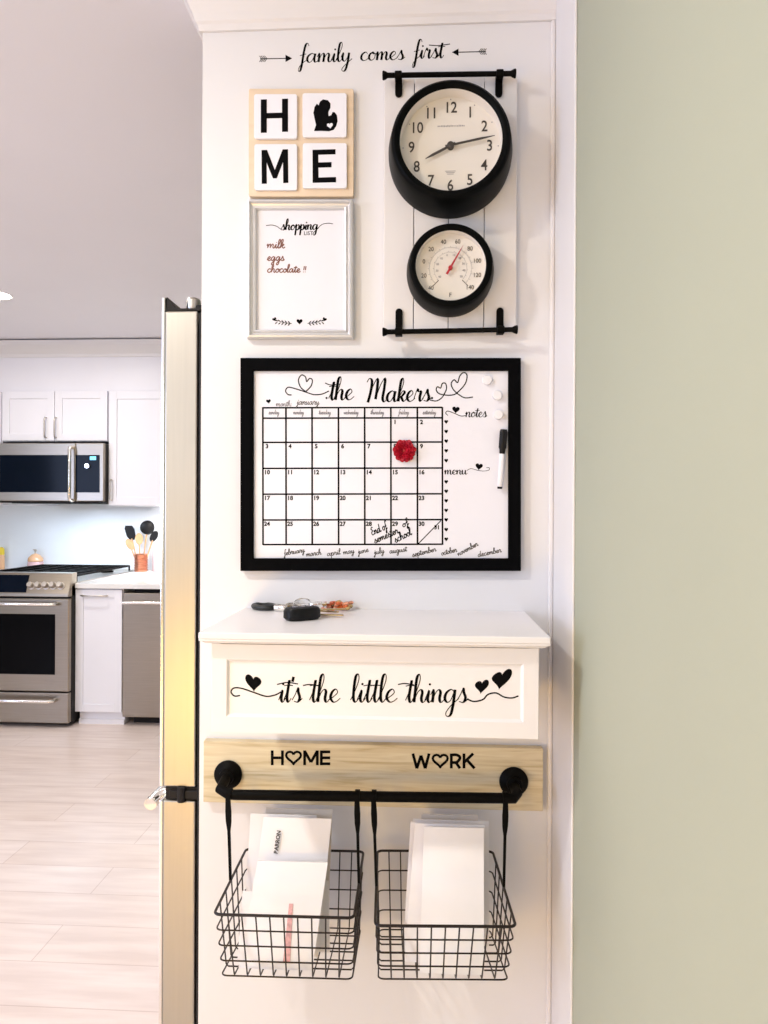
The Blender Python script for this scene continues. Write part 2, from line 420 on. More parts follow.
# cabinet over the microwave
x0, x1 = X(3, YU), X(108.6, YU)
zb = Z(441.5, YU)
t = thing('wall_cabinet', 'short white two-door wall cabinet above the microwave', 'cabinet', ((x0+x1)/2, YB-.2, zb))
obj('body', MB().box(x0, x1, YU, YB, zb, zt), M['cab'], t)
xm = (x0+x1)/2
for (a, b, hx) in ((x0+.004, xm-.002, X(47.5, YU)), (xm+.002, x1-.004, X(57.5, YU))):
    m_ = MB(); shaker(m_, a, b, zb+.004, zt-.004, YD)
    d = obj('door', m_, M['cab'], t, bevel=.0015)
    h = MB(); pull(h, (hx, YD, Z(418, YU)), (hx, YD, Z(438, YU))); obj('handle', h, M['nickel'], d, smooth=True)
# tall wall cabinet to the right
x2, x3 = x1+.003, x1+.62
zb2 = Z(505.5, YU)
t = thing('wall_cabinet', 'tall white wall cabinet right of the microwave, partly hidden by the refrigerator door', 'cabinet', ((x2+x3)/2, YB-.2, zb2))
obj('body', MB().box(x2, x3, YU, YB, zb2, zt), M['cab'], t)
m_ = MB(); shaker(m_, x2+.005, x3-.005, zb2+.004, zt-.004, YD, fr=.055); d = obj('door', m_, M['cab'], t, bevel=.0015)
h = MB(); pull(h, (X(113, YU), YD, Z(480, YU)), (X(113, YU), YD, Z(500, YU))); obj('handle', h, M['nickel'], d, smooth=True)
# cabinet to the left edge
t = thing('wall_cabinet', 'white wall cabinet cut off by the left edge of the photo beside the microwave', 'cabinet', (x0-.3, YB-.2, zb2))
obj('body', MB().box(x0-.62, x0-.003, YU, YB, zb2, zt), M['cab'], t)
m_ = MB(); shaker(m_, x0-.615, x0-.008, zb2+.004, zt-.004, YD); obj('door', m_, M['cab'], t, bevel=.0015)
# soffit frieze and crown above the cabinets
struct('trim_4', MB().box(x0-.7, XR, YU+.004, YB, zt, CEIL), M['cab'], bevel=.002)
zk = Z(357, YU)
pr = [(0, zk), (-.012, zk), (-.014, zk+.02), (-.03, zk+.045), (-.05, zk+.075), (-.06, CEIL-.010), (0, CEIL-.010)]
struct('trim_5', MB().prism([(x0-.7, YU+.004+a, b) for a, b in pr], (XR-x0+.7, 0, 0)), M['trimw'])

# microwave
ym = 4.86
mx1 = X(103.5, ym); mx0 = x0+.01; mz0, mz1 = Z(503, ym), Z(443, ym)
t = thing('microwave', 'stainless over-the-range microwave with dark glass door', 'microwave', ((mx0+mx1)/2, 5.2, mz0))
obj('body', MB().box(mx0, mx1, ym+.03, YB, mz0, min(mz1, zb-.002)), M['dark'], t, bevel=.003)
mz1 = min(mz1, zb-.002)
xh = X(71, ym)
obj('door', MB().box(mx0, xh+.03, ym, ym+.03, mz0+.012, mz1), M['steel'], t, bevel=.004)
dr = [o for o in C.objects if o.name.startswith('door')][-1]
gz0, gz1 = Z(492.5, ym), Z(455, ym)
obj('door_window', MB().box(mx0+.02, X(68, ym), ym-.003, ym+.01, gz0, gz1), M['blackg'], t, bevel=.001)
obj('control_panel', MB().box(xh+.031, mx1, ym, ym+.03, mz0+.012, mz1), M['steel'], t, bevel=.004)
cp = [o for o in C.objects if o.name.startswith('control_panel')][-1]
obj('keypad', MB().box(X(75.5, ym), X(99.5, ym), ym-.003, ym+.01, gz0, gz1), M['blackg'], t, bevel=.001)
obj('display', MB().box(X(90, ym), X(96, ym), ym-.0045, ym, Z(460, ym), Z(456.5, ym)), M['lcd'], t)
c = pt(88, 466, ym); obj('knob', MB().lathe([(.0001, -.02), (.016, -.02), (.018, -.016), (.018, 0)], (c.x, ym, c.z), 'Y', 28), M['chrome'], t, smooth=True)
h = MB(); hx = X(72.5, ym); h.tube([(hx, ym, gz1+.05), (hx, ym-.04, gz1+.045), (hx, ym-.045, gz1+.03), (hx, ym-.045, gz0-.03), (hx, ym-.04, gz0-.05), (hx, ym, gz0-.055)], .011, 14)
obj('handle', h, M['chrome'], t, smooth=True)
m_ = MB(); m_.box(mx0+.06, mx1-.06, ym+.08, ym+.3, mz0-.004, mz0+.001); obj('vent_grille', m_, M['dark'], t)

# base units
YC = 4.67          # base cabinet face
bx0 = X(76.5, YC); bx1 = X(124.3, YC)
zc_top = Z(583.5, YC-.03)
t = thing('base_cabinet', 'narrow white pull-out base cabinet between range and dishwasher', 'cabinet', ((bx0+bx1)/2, 5.1, 0))
zbd = Z(711, YC)
obj('body', MB().box(bx0+.006, bx1, YC, YB-.005, zbd, zc_top-.035), M['cab'], t)
m_ = MB(); shaker(m_, bx0+.006, bx1-.004, zbd, zc_top-.04, YC-.02, fr=.05); d = obj('door', m_, M['cab'], t, bevel=.0015)
h = MB(); pull(h, (X(84, YC), YC-.02, Z(595, YC)), (X(109, YC), YC-.02, Z(595, YC)), .03, .005); obj('handle', h, M['nickel'], d, smooth=True)
obj('toe_kick', MB().box(bx0+.02, bx1+.003, YC+.02, YB, 0, zbd).box(bx0+.02, bx1+.003, YC+.005, YC+.02, 0, .03), M['cab'], t)
# dishwasher
t = thing('dishwasher', 'stainless dishwasher under the counter beside the refrigerator door', 'dishwasher', (bx1+.3, 5.1, 0))
obj('body', MB().box(bx1+.045, bx1+.60, YC+.06, YB-.02, 0, zc_top-.034), M['dark'], t)
obj('door', MB().box(bx1+.006, bx1+.602, YC-.03, YC+.055, Z(715, YC), zc_top-.058), M['steel'], t, bevel=.004)
h = MB(); hz = Z(601.5, YC-.03); h.tube([(bx1+.02, YC-.075, hz), (bx1+.58, YC-.075, hz)], .011, 12); h.tube([(bx1+.05, YC-.03, hz), (bx1+.05, YC-.075, hz)], .008); h.tube([(bx1+.55, YC-.03, hz), (bx1+.55, YC-.075, hz)], .008)
obj('handle', h, M['chrome'], t, smooth=True)
# countertop
rx1 = X(70, 4.575)   # right side of range
cx0 = rx1+.006
solo('countertop', MB().box(cx0, XR, YC-.035, YB, zc_top-.032, zc_top), M['counter'], 'white stone countertop right of the range', 'countertop', bevel=.003)

# range
YR = 4.575; rx0 = rx1-.76
t = thing('base_cabinet', 'white base cabinet beyond the left side of the range', 'cabinet', (rx0-.3, 5.1, 0))
obj('body', MB().box(rx0-.6, rx0-.006, YC, YB-.005, zbd, zc_top-.035).box(rx0-.6, rx0-.006, YC+.05, YB-.005, 0, zbd), M['cab'], t)
m_ = MB(); shaker(m_, rx0-.596, rx0-.01, zbd, zc_top-.04, YC-.02); obj('door', m_, M['cab'], t, bevel=.0015)
solo('countertop', MB().box(rx0-.6, rx0-.004, YC-.035, YB, zc_top-.032, zc_top), M['counter'], 'white stone countertop left of the range under the yellow-capped bottle', 'countertop', bevel=.003)
t = thing('range', 'freestanding stainless gas range with black oven window', 'stove', ((rx0+rx1)/2, 5.0, 0))
zr = zc_top
obj('body', MB().box(rx0, rx1, YR+.03, YB-.02, .02, zr-.01), M['dark'], t, bevel=.003)
# sloped control panel
zcp0, zcp1 = Z(597, YR), Z(574, YR)
cpn = MB().prism([(rx0, YR-.02, zcp0), (rx0, YR-.015, zcp0+.02), (rx0, YR+.035, zcp1), (rx0, YR+.10, zcp1+.002), (rx0, YR+.10, zcp0)], (.76, 0, 0))
obj('control_panel', cpn, M['steel'], t, bevel=.003)
def slope_y(z): return YR-.015+(z-zcp0-.02)/(zcp1-zcp0-.02)*.05
dz0, dz1 = zcp0+.026, zcp1-.012
dsp = MB().prism([(X(-30, YR), slope_y(dz0)-.003, dz0), (X(-30, YR), slope_y(dz1)-.003, dz1), (X(-30, YR), slope_y(dz1)+.002, dz1), (X(-30, YR), slope_y(dz0)+.002, dz0)], (X(27.5, YR)-X(-30, YR), 0, 0))
obj('display', dsp, M['blackg'], t)
for i in range(5):
    px = 31.5+i*7.3; c = pt(px, 586, YR); y = slope_y(c.z)
    nrm = Vector((0, -1, .45)).normalized(); p0 = Vector((c.x, y, c.z))
    k = MB().tube([p0, p0+nrm*.004, p0+nrm*.005, p0+nrm*.034, p0+nrm*.038], [.024, .024, .019, .018, .015], 20)
    obj('knob', k, M['nickel'], t, smooth=True)
do0, do1 = Z(692, YR), Z(599, YR)
d = obj('oven_door', MB().box(rx0, rx1, YR-.01, YR+.028, do0, do1), M['steel'], t, bevel=.005)
obj('window', MB().box(rx0+.08, X(56.5, YR), YR-.013, YR, Z(675, YR), Z(614.5, YR)), M['ovenglass'], d, bevel=.001)
def barh(z, xe):
    h = MB(); h.tube([(rx0+.05, YR-.01, z), (rx0+.05, YR-.05, z), (rx0+.07, YR-.062, z), (xe-.02, YR-.062, z), (xe, YR-.05, z), (xe+.008, YR-.01, z)], .012, 12); return h
obj('handle', barh(Z(605, YR-.06), X(58, YR)), M['chrome'], d, smooth=True)
d = obj('drawer', MB().box(rx0, rx1, YR-.01, YR+.028, .03, do0-.008), M['steel'], t, bevel=.005)
obj('handle', barh(Z(702.5, YR-.06), X(57, YR)), M['chrome'], d, smooth=True)
obj('cooktop', MB().box(rx0, rx1, YR+.10, YB-.131, zr-.008, zr+.004), M['nickel'], t, bevel=.002)
for k in range(3):
    g = MB(); gx0 = rx0+.03+k*.236; gx1 = gx0+.225; gy0, gy1 = YR+.16, YB-.15; z = zr+.042
    g.tube([(gx0, gy0, z), (gx1, gy0, z), (gx1, gy1, z), (gx0, gy1, z)], .007, 8, closed=True)
    for i in range(1, 8):
        yy = gy0+(gy1-gy0)*i/8; g.tube([(gx0, yy, z), (gx1, yy, z)], .006, 8)
    g.tube([((gx0+gx1)/2, gy0, z), ((gx0+gx1)/2, gy1, z)], .006, 8)
    for (a, b) in ((gx0, gy0), (gx1, gy0), (gx0, gy1), (gx1, gy1)): g.tube([(a, b, z), (a, b, zr+.004)], .007, 8)
    obj('grate', g, M['iron'], t, smooth=True)
    for yy in (gy0+.14, gy1-.14):
        obj('burner', MB().lathe([(.045, 0), (.045, .012), (.03, .016), (.03, .024), (.0001, .025)], ((gx0+gx1)/2, yy, zr+.003), 'Z', 28), M['iron'], t, smooth=True)

# bottles behind the range, utensil crock, canister: stand on counter/back ledge
zl = zr+.0045
def yat(px, py, z):   # distance at which height z is seen at py
    lo, hi = 3.5, 7.0
    for _ in range(40):
        m_ = (lo+hi)/2
        if pt(px, py, m_).z < z: lo = m_
        else: hi = m_
    return lo
yb_ = YB-.035
def on_counter(px, y): return Vector((pt(px, 560, y).x, y, 0))
ledge = MB().box(rx0, rx1, YB-.13, YB, zr-.02, zr+.008)
obj('back_guard', ledge, M['nickel'], t, bevel=.002)
c = on_counter(35.5, YB-.065); zz = zr+.0082
t = thing('soap_bottle', 'small bottle with pink and amber soap and a grey pump behind the range', 'bottle', (c.x, c.y, zz))
obj('bottle', MB().lathe([(.052, 0), (.058, .004), (.058, .05), (.055, .055), (.0001, .056)], (c.x, c.y, zz), 'Z', 28), M['softpink'], t, smooth=True)
obj('cap', MB().lathe([(.055, .0565), (.058, .06), (.054, .085), (.03, .11), (.012, .118), (.008, .120)], (c.x, c.y, zz), 'Z', 28), M['amber'], t, smooth=True)
obj('pump', MB().lathe([(.008, .1205), (.006, .135), (.012, .137), (.012, .150)], (c.x, c.y, zz), 'Z', 16).box(c.x-.02, c.x+.006, c.y-.005, c.y+.005, zz+.146, zz+.154), M['nickel'], t, smooth=True)
c = on_counter(1.5, YB-.05); zz = zc_top
t = thing('sauce_bottle', 'amber bottle with a yellow cap at the left edge behind the range', 'bottle', (c.x, c.y, zz))
obj('bottle', MB().lathe([(.022, 0), (.024, .004), (.024, .10), (.015, .12)], (c.x, c.y, zz), 'Z', 28), M['amber'], t, smooth=True)
obj('cap', MB().lathe([(.022, .115), (.023, .118), (.021, .16), (.008, .175)], (c.x, c.y, zz), 'Z', 28), M['yellow'], t, smooth=True)
# crock
yc = 5.60; c = on_counter(141, yc); zz = zc_top; kx = yc/F
t = thing('utensil_crock', 'copper ringed crock on the counter beside the refrigerator door', 'crock', (c.x, yc, zz))
hh = 18*kx
pf = [(.0001, .002), (.046, .002)]
for i in range(7):
    z = .004+i*hh/7; pf += [(.047, z), (.053, z+.3*hh/7), (.053, z+.6*hh/7), (.047, z+.85*hh/7)]
pf += [(.048, hh), (.042, hh), (.042, .01), (.0001, .01)]
obj('pot', MB().lathe(pf, (c.x, yc, zz), 'Z', 32), M['copper'], t, smooth=True)
def utensil(name, label, dx, dy, L, lean, headf, mh, ms):
    a = Vector((c.x+dx*.4, yc+dy*.4, zz+.012)); d = Vector((lean[0], lean[1], 1)).normalized(); b = a+d*L
    tt = thing(name, label, 'utensil', a, 'cooking utensils in the copper crock')
    obj('shaft', MB().tube([a, a+d*L*.5, b], [.005, .005, .006], 10), ms, tt, smooth=True)
    hm = MB(); headf(hm, b, d); obj('head', hm, mh, tt, smooth=True)
def ladle(hm, b, d):
    pr = [(.0001, -.018), (.03, -.016), (.05, -.006), (.056, .018), (.052, .018), (.043, 0), (.0001, -.012)]
    hm.lathe(pr, b+Vector((0, -.01, .02)), 'Y', 28)
def blade(hm, b, d):
    sx = Vector((1, 0, 0)); P = []
    for (u, v) in [(1.45*q_, 1.45*w_) for q_, w_ in ((-.012, 0), (-.024, .02), (-.026, .06), (-.018, .078), (.018, .078), (.026, .06), (.024, .02), (.012, 0))]: P.append(b+sx*u+d*(v-.01)+Vector((0, -.004, 0)))
    hm.prism(P, (0, .007, 0))
def spoon(hm, b, d):
    P = [b+Vector((.03*sin(a), -.004, 0))+d*(.03-.045*cos(a)) for a in [2*pi*i/20 for i in range(20)]]
    hm.prism(P, (0, .008, 0))
utensil('spatula', 'black slotted spatula leaning left in the copper crock', -.03, 0, .25, (-.26, .02), blade, M['blackp'], M['woodsp'])
utensil('ladle', 'black round ladle, highest in the copper crock', .02, .01, .31, (.12, .0), ladle, M['blackp'], M['woodsp'])
utensil('serving_spoon', 'small black serving spoon leaning right in the copper crock', .035, -.01, .245, (.34, .0), spoon, M['blackp'], M['woodsp'])
utensil('wooden_spoon', 'wooden spoon leaning far left in the copper crock', -.03, -.02, .18, (-.36, -.02), spoon, M['woodsp'], M['woodsp'])
utensil('wooden_spoon', 'wooden spoon standing upright in the middle of the copper crock', .0, -.025, .21, (-.04, -.02), spoon, M['woodsp'], M['woodsp'])
c2 = on_counter(160, 5.64)
t = thing('canister', 'white lidded canister on the counter behind the refrigerator door edge', 'canister', (c2.x, 5.62, zz))
obj('jar', MB().lathe([(.045, 0), (.048, .004), (.048, .16), (.045, .165)], (c2.x, 5.62, zz), 'Z', 32), M['softpink'], t, smooth=True)
obj('lid', MB().lathe([(.046, .166), (.05, .168), (.05, .195), (.02, .20), (.02, .215), (.0001, .217)], (c2.x, 5.62, zz), 'Z', 32), M['magnet'], t, smooth=True)

# ------------------------------------------------------------------ refrigerator
YF = 1.50
fx0 = pt(160.5, 512, YF).x; fx1 = pt(196.5, 512, YF).x
t = thing('refrigerator', 'tall stainless french-door refrigerator seen from its side left of the white panel', 'refrigerator', (fx1, 1.95, 0))
ztop = pt(180, 311, YF).z; zmid = pt(180, 787, YF).z; zm2 = pt(180, 801, YF).z
obj('body', MB().box(fx1+.006, XR-.03, YF-.01, YF+.92, .02, ztop-.004), M['dark'], t, bevel=.004)
def fdoor(y0, y1, z0, z1, nm='door'):
    d = obj(nm, MB().box(fx0+.008, fx1, y0, y1, z0, z1), M['steeld'], t, bevel=.003)
    obj('front_skin', MB().box(fx0, fx0+.008, y0, y1, z0, z1+(.03 if nm == 'door' else 0)), M['chrome'], d, bevel=.002)
    return d
d1 = fdoor(YF, YF+.453, zmid, ztop); d2 = fdoor(YF+.458, YF+.91, zmid, ztop)
for d, yy in ((d1, YF+.40), (d2, YF+.51)):
    obj('handle', MB().tube([(fx0, yy, zmid+.08), (fx0-.05, yy, zmid+.09), (fx0-.055, yy, zmid+.12), (fx0-.055, yy, ztop-.2), (fx0-.05, yy, ztop-.17), (fx0, yy, ztop-.16)], .011, 12), M['chrome'], d, smooth=True)
fz = fdoor(YF, YF+.91, .08, zm2, 'freezer_drawer')
zh = pt(150, 805, YF).z
h = MB().tube([(fx0, YF+.05, zh+.006), (fx0-.018, YF+.045, zh), (fx0-.026, YF+.03, zh-.004), (fx0-.026, YF+.02, zh-.006)], .012, 14)
h.tube([(fx0-.026, YF+.02, zh-.006), (fx0-.026, YF+.89, zh-.006)], .013, 14)
obj('handle', h, M['chrome'], fz, smooth=True)
# hinges
cap_ = obj('top_cap', MB().box(fx0+.008, fx1+.006, YF+.001, YF+.05, ztop+.0005, ztop+.006).prism([(fx0+.0085, YF+.004, ztop+.003), (fx0+.0085, YF+.004, ztop+.03), (fx0+.011, YF+.004, ztop+.03), (fx0+.030, YF+.004, ztop+.006), (fx0+.030, YF+.004, ztop+.003)], (0, .08, 0)), M['dark'], t, bevel=.001)
hg = MB().lathe([(.013, 0), (.015, .003), (.015, .024), (.010, .029), (.0001, .03)], (fx0+.058, YF+.03, ztop+.005), 'Z', 24)
obj('hinge', hg, M['nickel'], t, smooth=True)
obj('hinge_plate', MB().box(fx0+.060, fx1+.05, YF+.018, YF+.05, ztop+.006, ztop+.018), M['dark'], t, bevel=.003)
hb = MB().box(fx0+.022, fx1+.03, YF-.004, YF+.06, zm2+.006, zmid-.006).box(fx0+.012, fx1+.02, YF+.003, YF+.9, zm2+.001, zmid-.001).tube([(fx1-.028, YF-.002, zm2-.001), (fx1-.028, YF-.002, zmid+.002)], .009, 14)
obj('hinge', hb, M['dark'], t, bevel=.002)
obj('foot_grille', MB().box(fx0+.03, XR-.04, YF+.02, YF+.9, 0, .019), M['dark'], t)

# ------------------------------------------------------------------ family comes first decal
t = thing('wall_decal', 'black script lettering family comes first above the clock with an arrow at each end', 'decal', pt(373, 55, YP))
m_ = MB()
part('lettering', 'vinyl', t, lambda q: script(q, 'family', 299, 351, 62.5, 8.6, YP, .6, 2.2, rot=1.5))
part('lettering', 'vinyl', t, lambda q: script(q, 'comes', 360, 404, 60.5, 8.2, YP, .6, 2.2, rot=1.5))
part('lettering', 'vinyl', t, lambda q: (script(q, 'first', 413, 443, 58.5, 8.6, YP, .6, 2.2, rot=1.5), strokes_px(q, [(429, 45), (438, 45.5), (450, 44)], .6, .8, YP, False)))
def arrow(xt, yt, xh_, yh):
    m_ = MB(); s = 1 if xh_ > xt else -1
    line_px(m_, (xt, yt), (xh_-4*s, yh), .8, YP)
    poly_px(m_, [(xh_, yh), (xh_-6.5*s, yh-3.6), (xh_-6.5*s, yh+3.6)], YP)
    for k in range(4):
        a = xt+s*(k*1.7)
        for q in (-1, 1): line_px(m_, (a+s*1.8, yt-(.1*k)), (a-s*.6, yt+q*3), .55, YP)
    return m_
obj('arrow', arrow(260, 58.8, 292, 58.3), M['vinyl'], t)
obj('arrow', arrow(486, 51.5, 452, 52.2), M['vinyl'], t)

# ------------------------------------------------------------------ HOME tile sign
def rrect(x0, x1, y0, y1, r, n=5):
    o = []
    for cx_, cy_, a0 in ((x1-r, y0+r, -90), (x1-r, y1-r, 0), (x0+r, y1-r, 90), (x0+r, y0+r, 180)):
        for i in range(n+1):
            a = R_(a0+90*i/n); o.append((cx_+r*cos(a), cy_+r*sin(a)))
    return o
t = thing('tile_sign', 'square plywood sign with four white tiles spelling home', 'sign', pt(301, 198, YP))
Yb = YP-.012
b_ = MB(); b_.prism([pt(x, y, Yb) for x, y in rrect(248.5, 353.5, 88.5, 196.5, 2)], (0, .012, 0)); obj('backing_board', b_, M['ply'], t, bevel=.001)
Yt = Yb-.006
tiles = [(254, 297, 94, 138.5), (302.5, 346.5, 93, 137), (254.3, 297, 144, 190), (302.7, 346.7, 143, 188)]
for i, (a, b, c_, d_) in enumerate(tiles):
    q = MB(); q.prism([pt(x, y, Yt) for x, y in rrect(a, b, c_, d_, 2.2)], (0, .006, 0)); tl = obj('tile', q, M['tile'], t, bevel=.0006)
    l = MB(); w = 5.6
    if i == 0:
        poly_px(l, [(260.8, 99.5), (266.8, 99.3), (266.8, 132.6), (260.8, 132.8)], Yt); poly_px(l, [(282, 98.8), (288, 98.6), (288, 131.6), (282, 131.8)], Yt); poly_px(l, [(266, 113), (283, 112.6), (283, 118), (266, 118.4)], Yt)
    elif i == 1:
        mi = [(314.0,131),(316,125),(314.6,119),(313.4,113),(314.5,107),(317,103.5),(318.6,105.5),(320,101.5),(323,99.4),(328,100.3),(330.5,103.5),(330.3,108),(328.3,112),(328.6,116),(331.2,115.2),(332.6,112),(334.8,112.3),(337,115.5),(337.6,121),(336.2,126),(333.6,129.8),(329,131.2),(321,130.8)]
        poly_px(l, mi, Yt)
        w_ = MB(); heart(w_, 330, 125.8, 6.5, Yt-TH, rot=8, n=24); obj('heart_cutout', w_, M['tile'], tl, label='small white heart on the black shape')
    elif i == 2:
        poly_px(l, [(261.5, 150), (267, 149.9), (274.8, 170), (282.6, 149.4), (288, 149.2), (288.3, 182.8), (283.2, 183), (283, 162), (276.8, 178.2), (272.9, 178.3), (266.6, 162.5), (266.8, 183.5), (261.7, 183.7)], Yt)
    else:
        poly_px(l, [(312.5, 149.8), (335.5, 149.2), (335.5, 154.2), (318.3, 154.7), (318.4, 162.4), (331.5, 162.1), (331.5, 167.2), (318.4, 167.6), (318.6, 177.5), (336, 177), (336, 182.2), (312.6, 182.8)], Yt)
    obj('lettering', l, M['vinyl'], tl)

# ------------------------------------------------------------------ shopping list
def frame_mb(x0, x1, y0, y1, w, Yf, prof, roll=None):
    """prof: list of (fraction across from outer 0 to inner 1, protrusion) with wall at Yf"""
    mb = MB(); cs = []
    for (sx, sy) in ((0, 0), (1, 0), (1, 1), (0, 1)):
        for (fr, h) in prof:
            px = x0+w*fr if sx == 0 else x1-w*fr; py = y0+w*fr if sy == 0 else y1-w*fr
            p = pt(px, py, Yf-prof_y); cs.append(Vector((p.x, Yf-h, p.z)))
    n = len(prof)
    mb.v = [tuple(c) for c in cs]
    for k in range(4):
        for i in range(n):
            j = (i+1) % n; l = (k+1) % 4
            mb.f.append((k*n+i, k*n+j, l*n+j, l*n+i))
    return mb
prof_y = .018
t = thing('shopping_list_board', 'small whiteboard in a pale silver frame with a handwritten shopping list', 'whiteboard', pt(300, 338, YP))
obj('frame', frame_mb(246.5, 353, 198.5, 338, 9.5, YP, [(0, 0), (0, .013), (.12, .018), (.3, .019), (.42, .013), (.62, .011), (.75, .015), (.9, .014), (1, .008), (1, 0)]), M['silver'], t, bevel=.0004)
Ys = YP-.007
p0 = pt(254, 206, Ys); p1 = pt(346, 331, Ys)
obj('board', MB().box(p0.x, p1.x, Ys, YP, p1.z, p0.z), M['board'], t)
l = MB(); script(l, 'shopping', 281, 318, 230, 5.0, Ys, .6, 1.7, rot=1)
strokes_px(l, [(266, 225.5), (272, 225), (277, 226.5), (282, 230)], .4, .6, Ys, False); strokes_px(l, [(317, 229), (322, 224.5), (328, 223.2), (333, 223.8)], .4, .6, Ys, False)
obj('lettering', l, M['vinyl'], t); text('lettering', 'LIST', pt(308.5, 233.5, Ys), .0105, M['vinyl'], t); l = MB()
for s in (-1, 1):
    strokes_px(l, [(299.5+s*8, 323.5), (299.5+s*16, 322.5), (299.5+s*22, 320.5), (299.5+s*26, 320)], .5, .6, Ys, False)
    for k in range(5):
        bx = 299.5+s*(9+k*3.2); by = 323.3-.4*k
        for q in (-1, 1):
            poly_px(l, [(bx, by), (bx+s*1.2, by+q*1.7), (bx+s*2.8, by+q*2.6), (bx+s*2.2, by+q*1.0)], Ys)
    heart(l, 299.5+s*25, 319.5, 4.6, Ys, rot=-s*25, n=20)
    obj('leaf_sprig_print', l, M['vinyl'], t); l = MB()
part('heart', 'vinyl', t, lambda q: heart(q, 299.5, 321.8, 6.4, Ys, n=24))
for w_, a_, b_2, y_, xh_ in (('milk', 267, 284.5, 248, 3.9), ('eggs', 267, 284, 260.5, 3.8), ('chocolate !!', 267, 306, 272.3, 3.6)):
    part('handwriting', 'brownink', t, lambda q: script(q, w_, a_, b_2, y_, xh_, Ys, .8, 1.05, contrast=False), label='brown handwritten %s' % w_.replace(' !!', ''))

# ------------------------------------------------------------------ clock backing board with rods
Yk = YP-.02
t = thing('plank_board', 'white three-groove plank board behind the clock with black bars at top and bottom', 'board', pt(450, 331, YP))
xs = [383.5, 414, 448.7, 484.3, 517]
for i in range(4):
    a = pt(xs[i]+.35, 205, Yk); b = pt(xs[i+1]-.35, 205, Yk); zt_ = pt(450, 77.5, Yk).z; zb_ = pt(450, 331.5, Yk).z
    obj('plank', MB().box(a.x, b.x, Yk, YP-.004, zb_, zt_), M['plank'], t, bevel=.0012)
obj('backer', MB().box(pt(384.5, 205, Yk).x, pt(516, 205, Yk).x, YP-.0045, YP, zb_+.001, zt_-.001), M['dark'], t)
def rod(y1, y2, x0, x1, brs, sgn):
    Yr = Yk-.022
    a = pt(x0, y1, Yr); b = pt(x1, y2, Yr); d = (b-a).normalized()
    r = MB().tube([a, a+d*.002, a+d*.006, a+d*.010, b-d*.010, b-d*.006, b-d*.002, b], [.0075, .0085, .0070, .0048, .0048, .0070, .0085, .0075], 16)
    ro = obj('bar', r, M['iron'], t, smooth=True)
    for bx, ye in brs:
        f = (bx-x0)/(x1-x0); p = a.lerp(b, f); e = pt(bx, ye, Yk).z
        q = MB(); w = .0068; z0_ = p.z-sgn*.004
        pts = []
        n_ = 8
        for i in range(n_+1):
            an = pi*i/n_; pts.append((p.x+w*cos(an), e-sgn*(-w)+(-sgn)*w*sin(an)))
        out = [(p.x-w, z0_), (p.x+w, z0_)]+[(x_, z_) for x_, z_ in pts]
        q.prism([(x_, Yk-.005, z_) for x_, z_ in out], (0, .005, 0))
        q.tube([(p.x-w, p.y, p.z), (p.x-w*.9, p.y, p.z), (p.x+w*.9, p.y, p.z), (p.x+w, p.y, p.z)], [.006, .0078, .0078, .006], 16)
        q.box(p.x-w, p.x+w, p.y, Yk, p.z-.005, p.z+.005)
        obj('bracket', q, M['iron'], ro, bevel=.001)
rod(75.5, 73.5, 382.5, 516, [(398.5, 98), (500, 98)], 1)
rod(332, 329.5, 382.5, 517.5, [(398.7, 309), (501, 308)], -1)

# ------------------------------------------------------------------ clock
c = pt(449.7, 158.5, Yk)
def rel(r_, ang):  # clockwise from 12
    return (r_*sin(ang), r_*cos(ang))
dep = .072
t = thing('wall_clock', 'large round black wall clock with cream dial on the white plank board', 'clock', c)
pf = [(.1165, -.0005), (.1172, -.012), (.1165, -.030), (.1125, -.056), (.1098, -.070), (.1075, -.0755), (.1035, -.078), (.097, -.077), (.0935, -.0735), (.0935, -.071)]
pf.append((.0950, -.071) if pf[0][0] > .1 else (.0665, -.0525)); pf.append((.0950, -.0006) if pf[0][0] > .1 else (.0665, -.0006)); pf.append(pf[0]); obj('case', MB().lathe(pf, c, 'Y', 96, cap=False), M['clockb'], t, smooth=True)
yd = c.y-.045
obj('inner_ring', MB().lathe([(.0933, -.072), (.0928, -.060), (.0925, -.043), (.0945, -.043), (.0945, -.072), (.0933, -.072)], c, 'Y', 96, cap=False), M['dial'], t, smooth=True, label='cream inner wall')
d = obj('dial', MB().lathe([(.0001, 0), (.0935, 0), (.0935, .004)], (c.x, yd, c.z), 'Y', 72), M['dial'], t)
l = MB()
for h_ in range(1, 13):
    dx, dz = rel(.0725, 2*pi*h_/12)
    text('numeral', str(h_), (c.x+dx, yd-.0003, c.z+dz*1.0), .0285, M['num'], d, off=.0003, sx=.86)
l = MB()
for k in range(12):
    a = 2*pi*k/12; dx, dz = rel(.0885, a)
    part('hour_dot', 'greyink', d, lambda q: q.lathe([(.0001, -.0003), (.0012, -.0003), (.0012, 0)], (c.x+dx, yd, c.z+dz), 'Y', 10))
l = MB()
for k in range(17):
    xx = c.x-.024+k*.003; l.box(xx, xx+.0018, yd-.0003, yd, c.z+.0375+random.uniform(0, .0006), c.z+.040+random.uniform(0, .0012))
obj('small_print', l, M['greyink'], d); l = MB()
for k in range(3):
    l.box(c.x-.010+k*.002, c.x+.010-k*.002, yd-.0003, yd, c.z-.0455-k*.0028, c.z-.0445-k*.0028)
obj('small_print', l, M['greyink'], d)
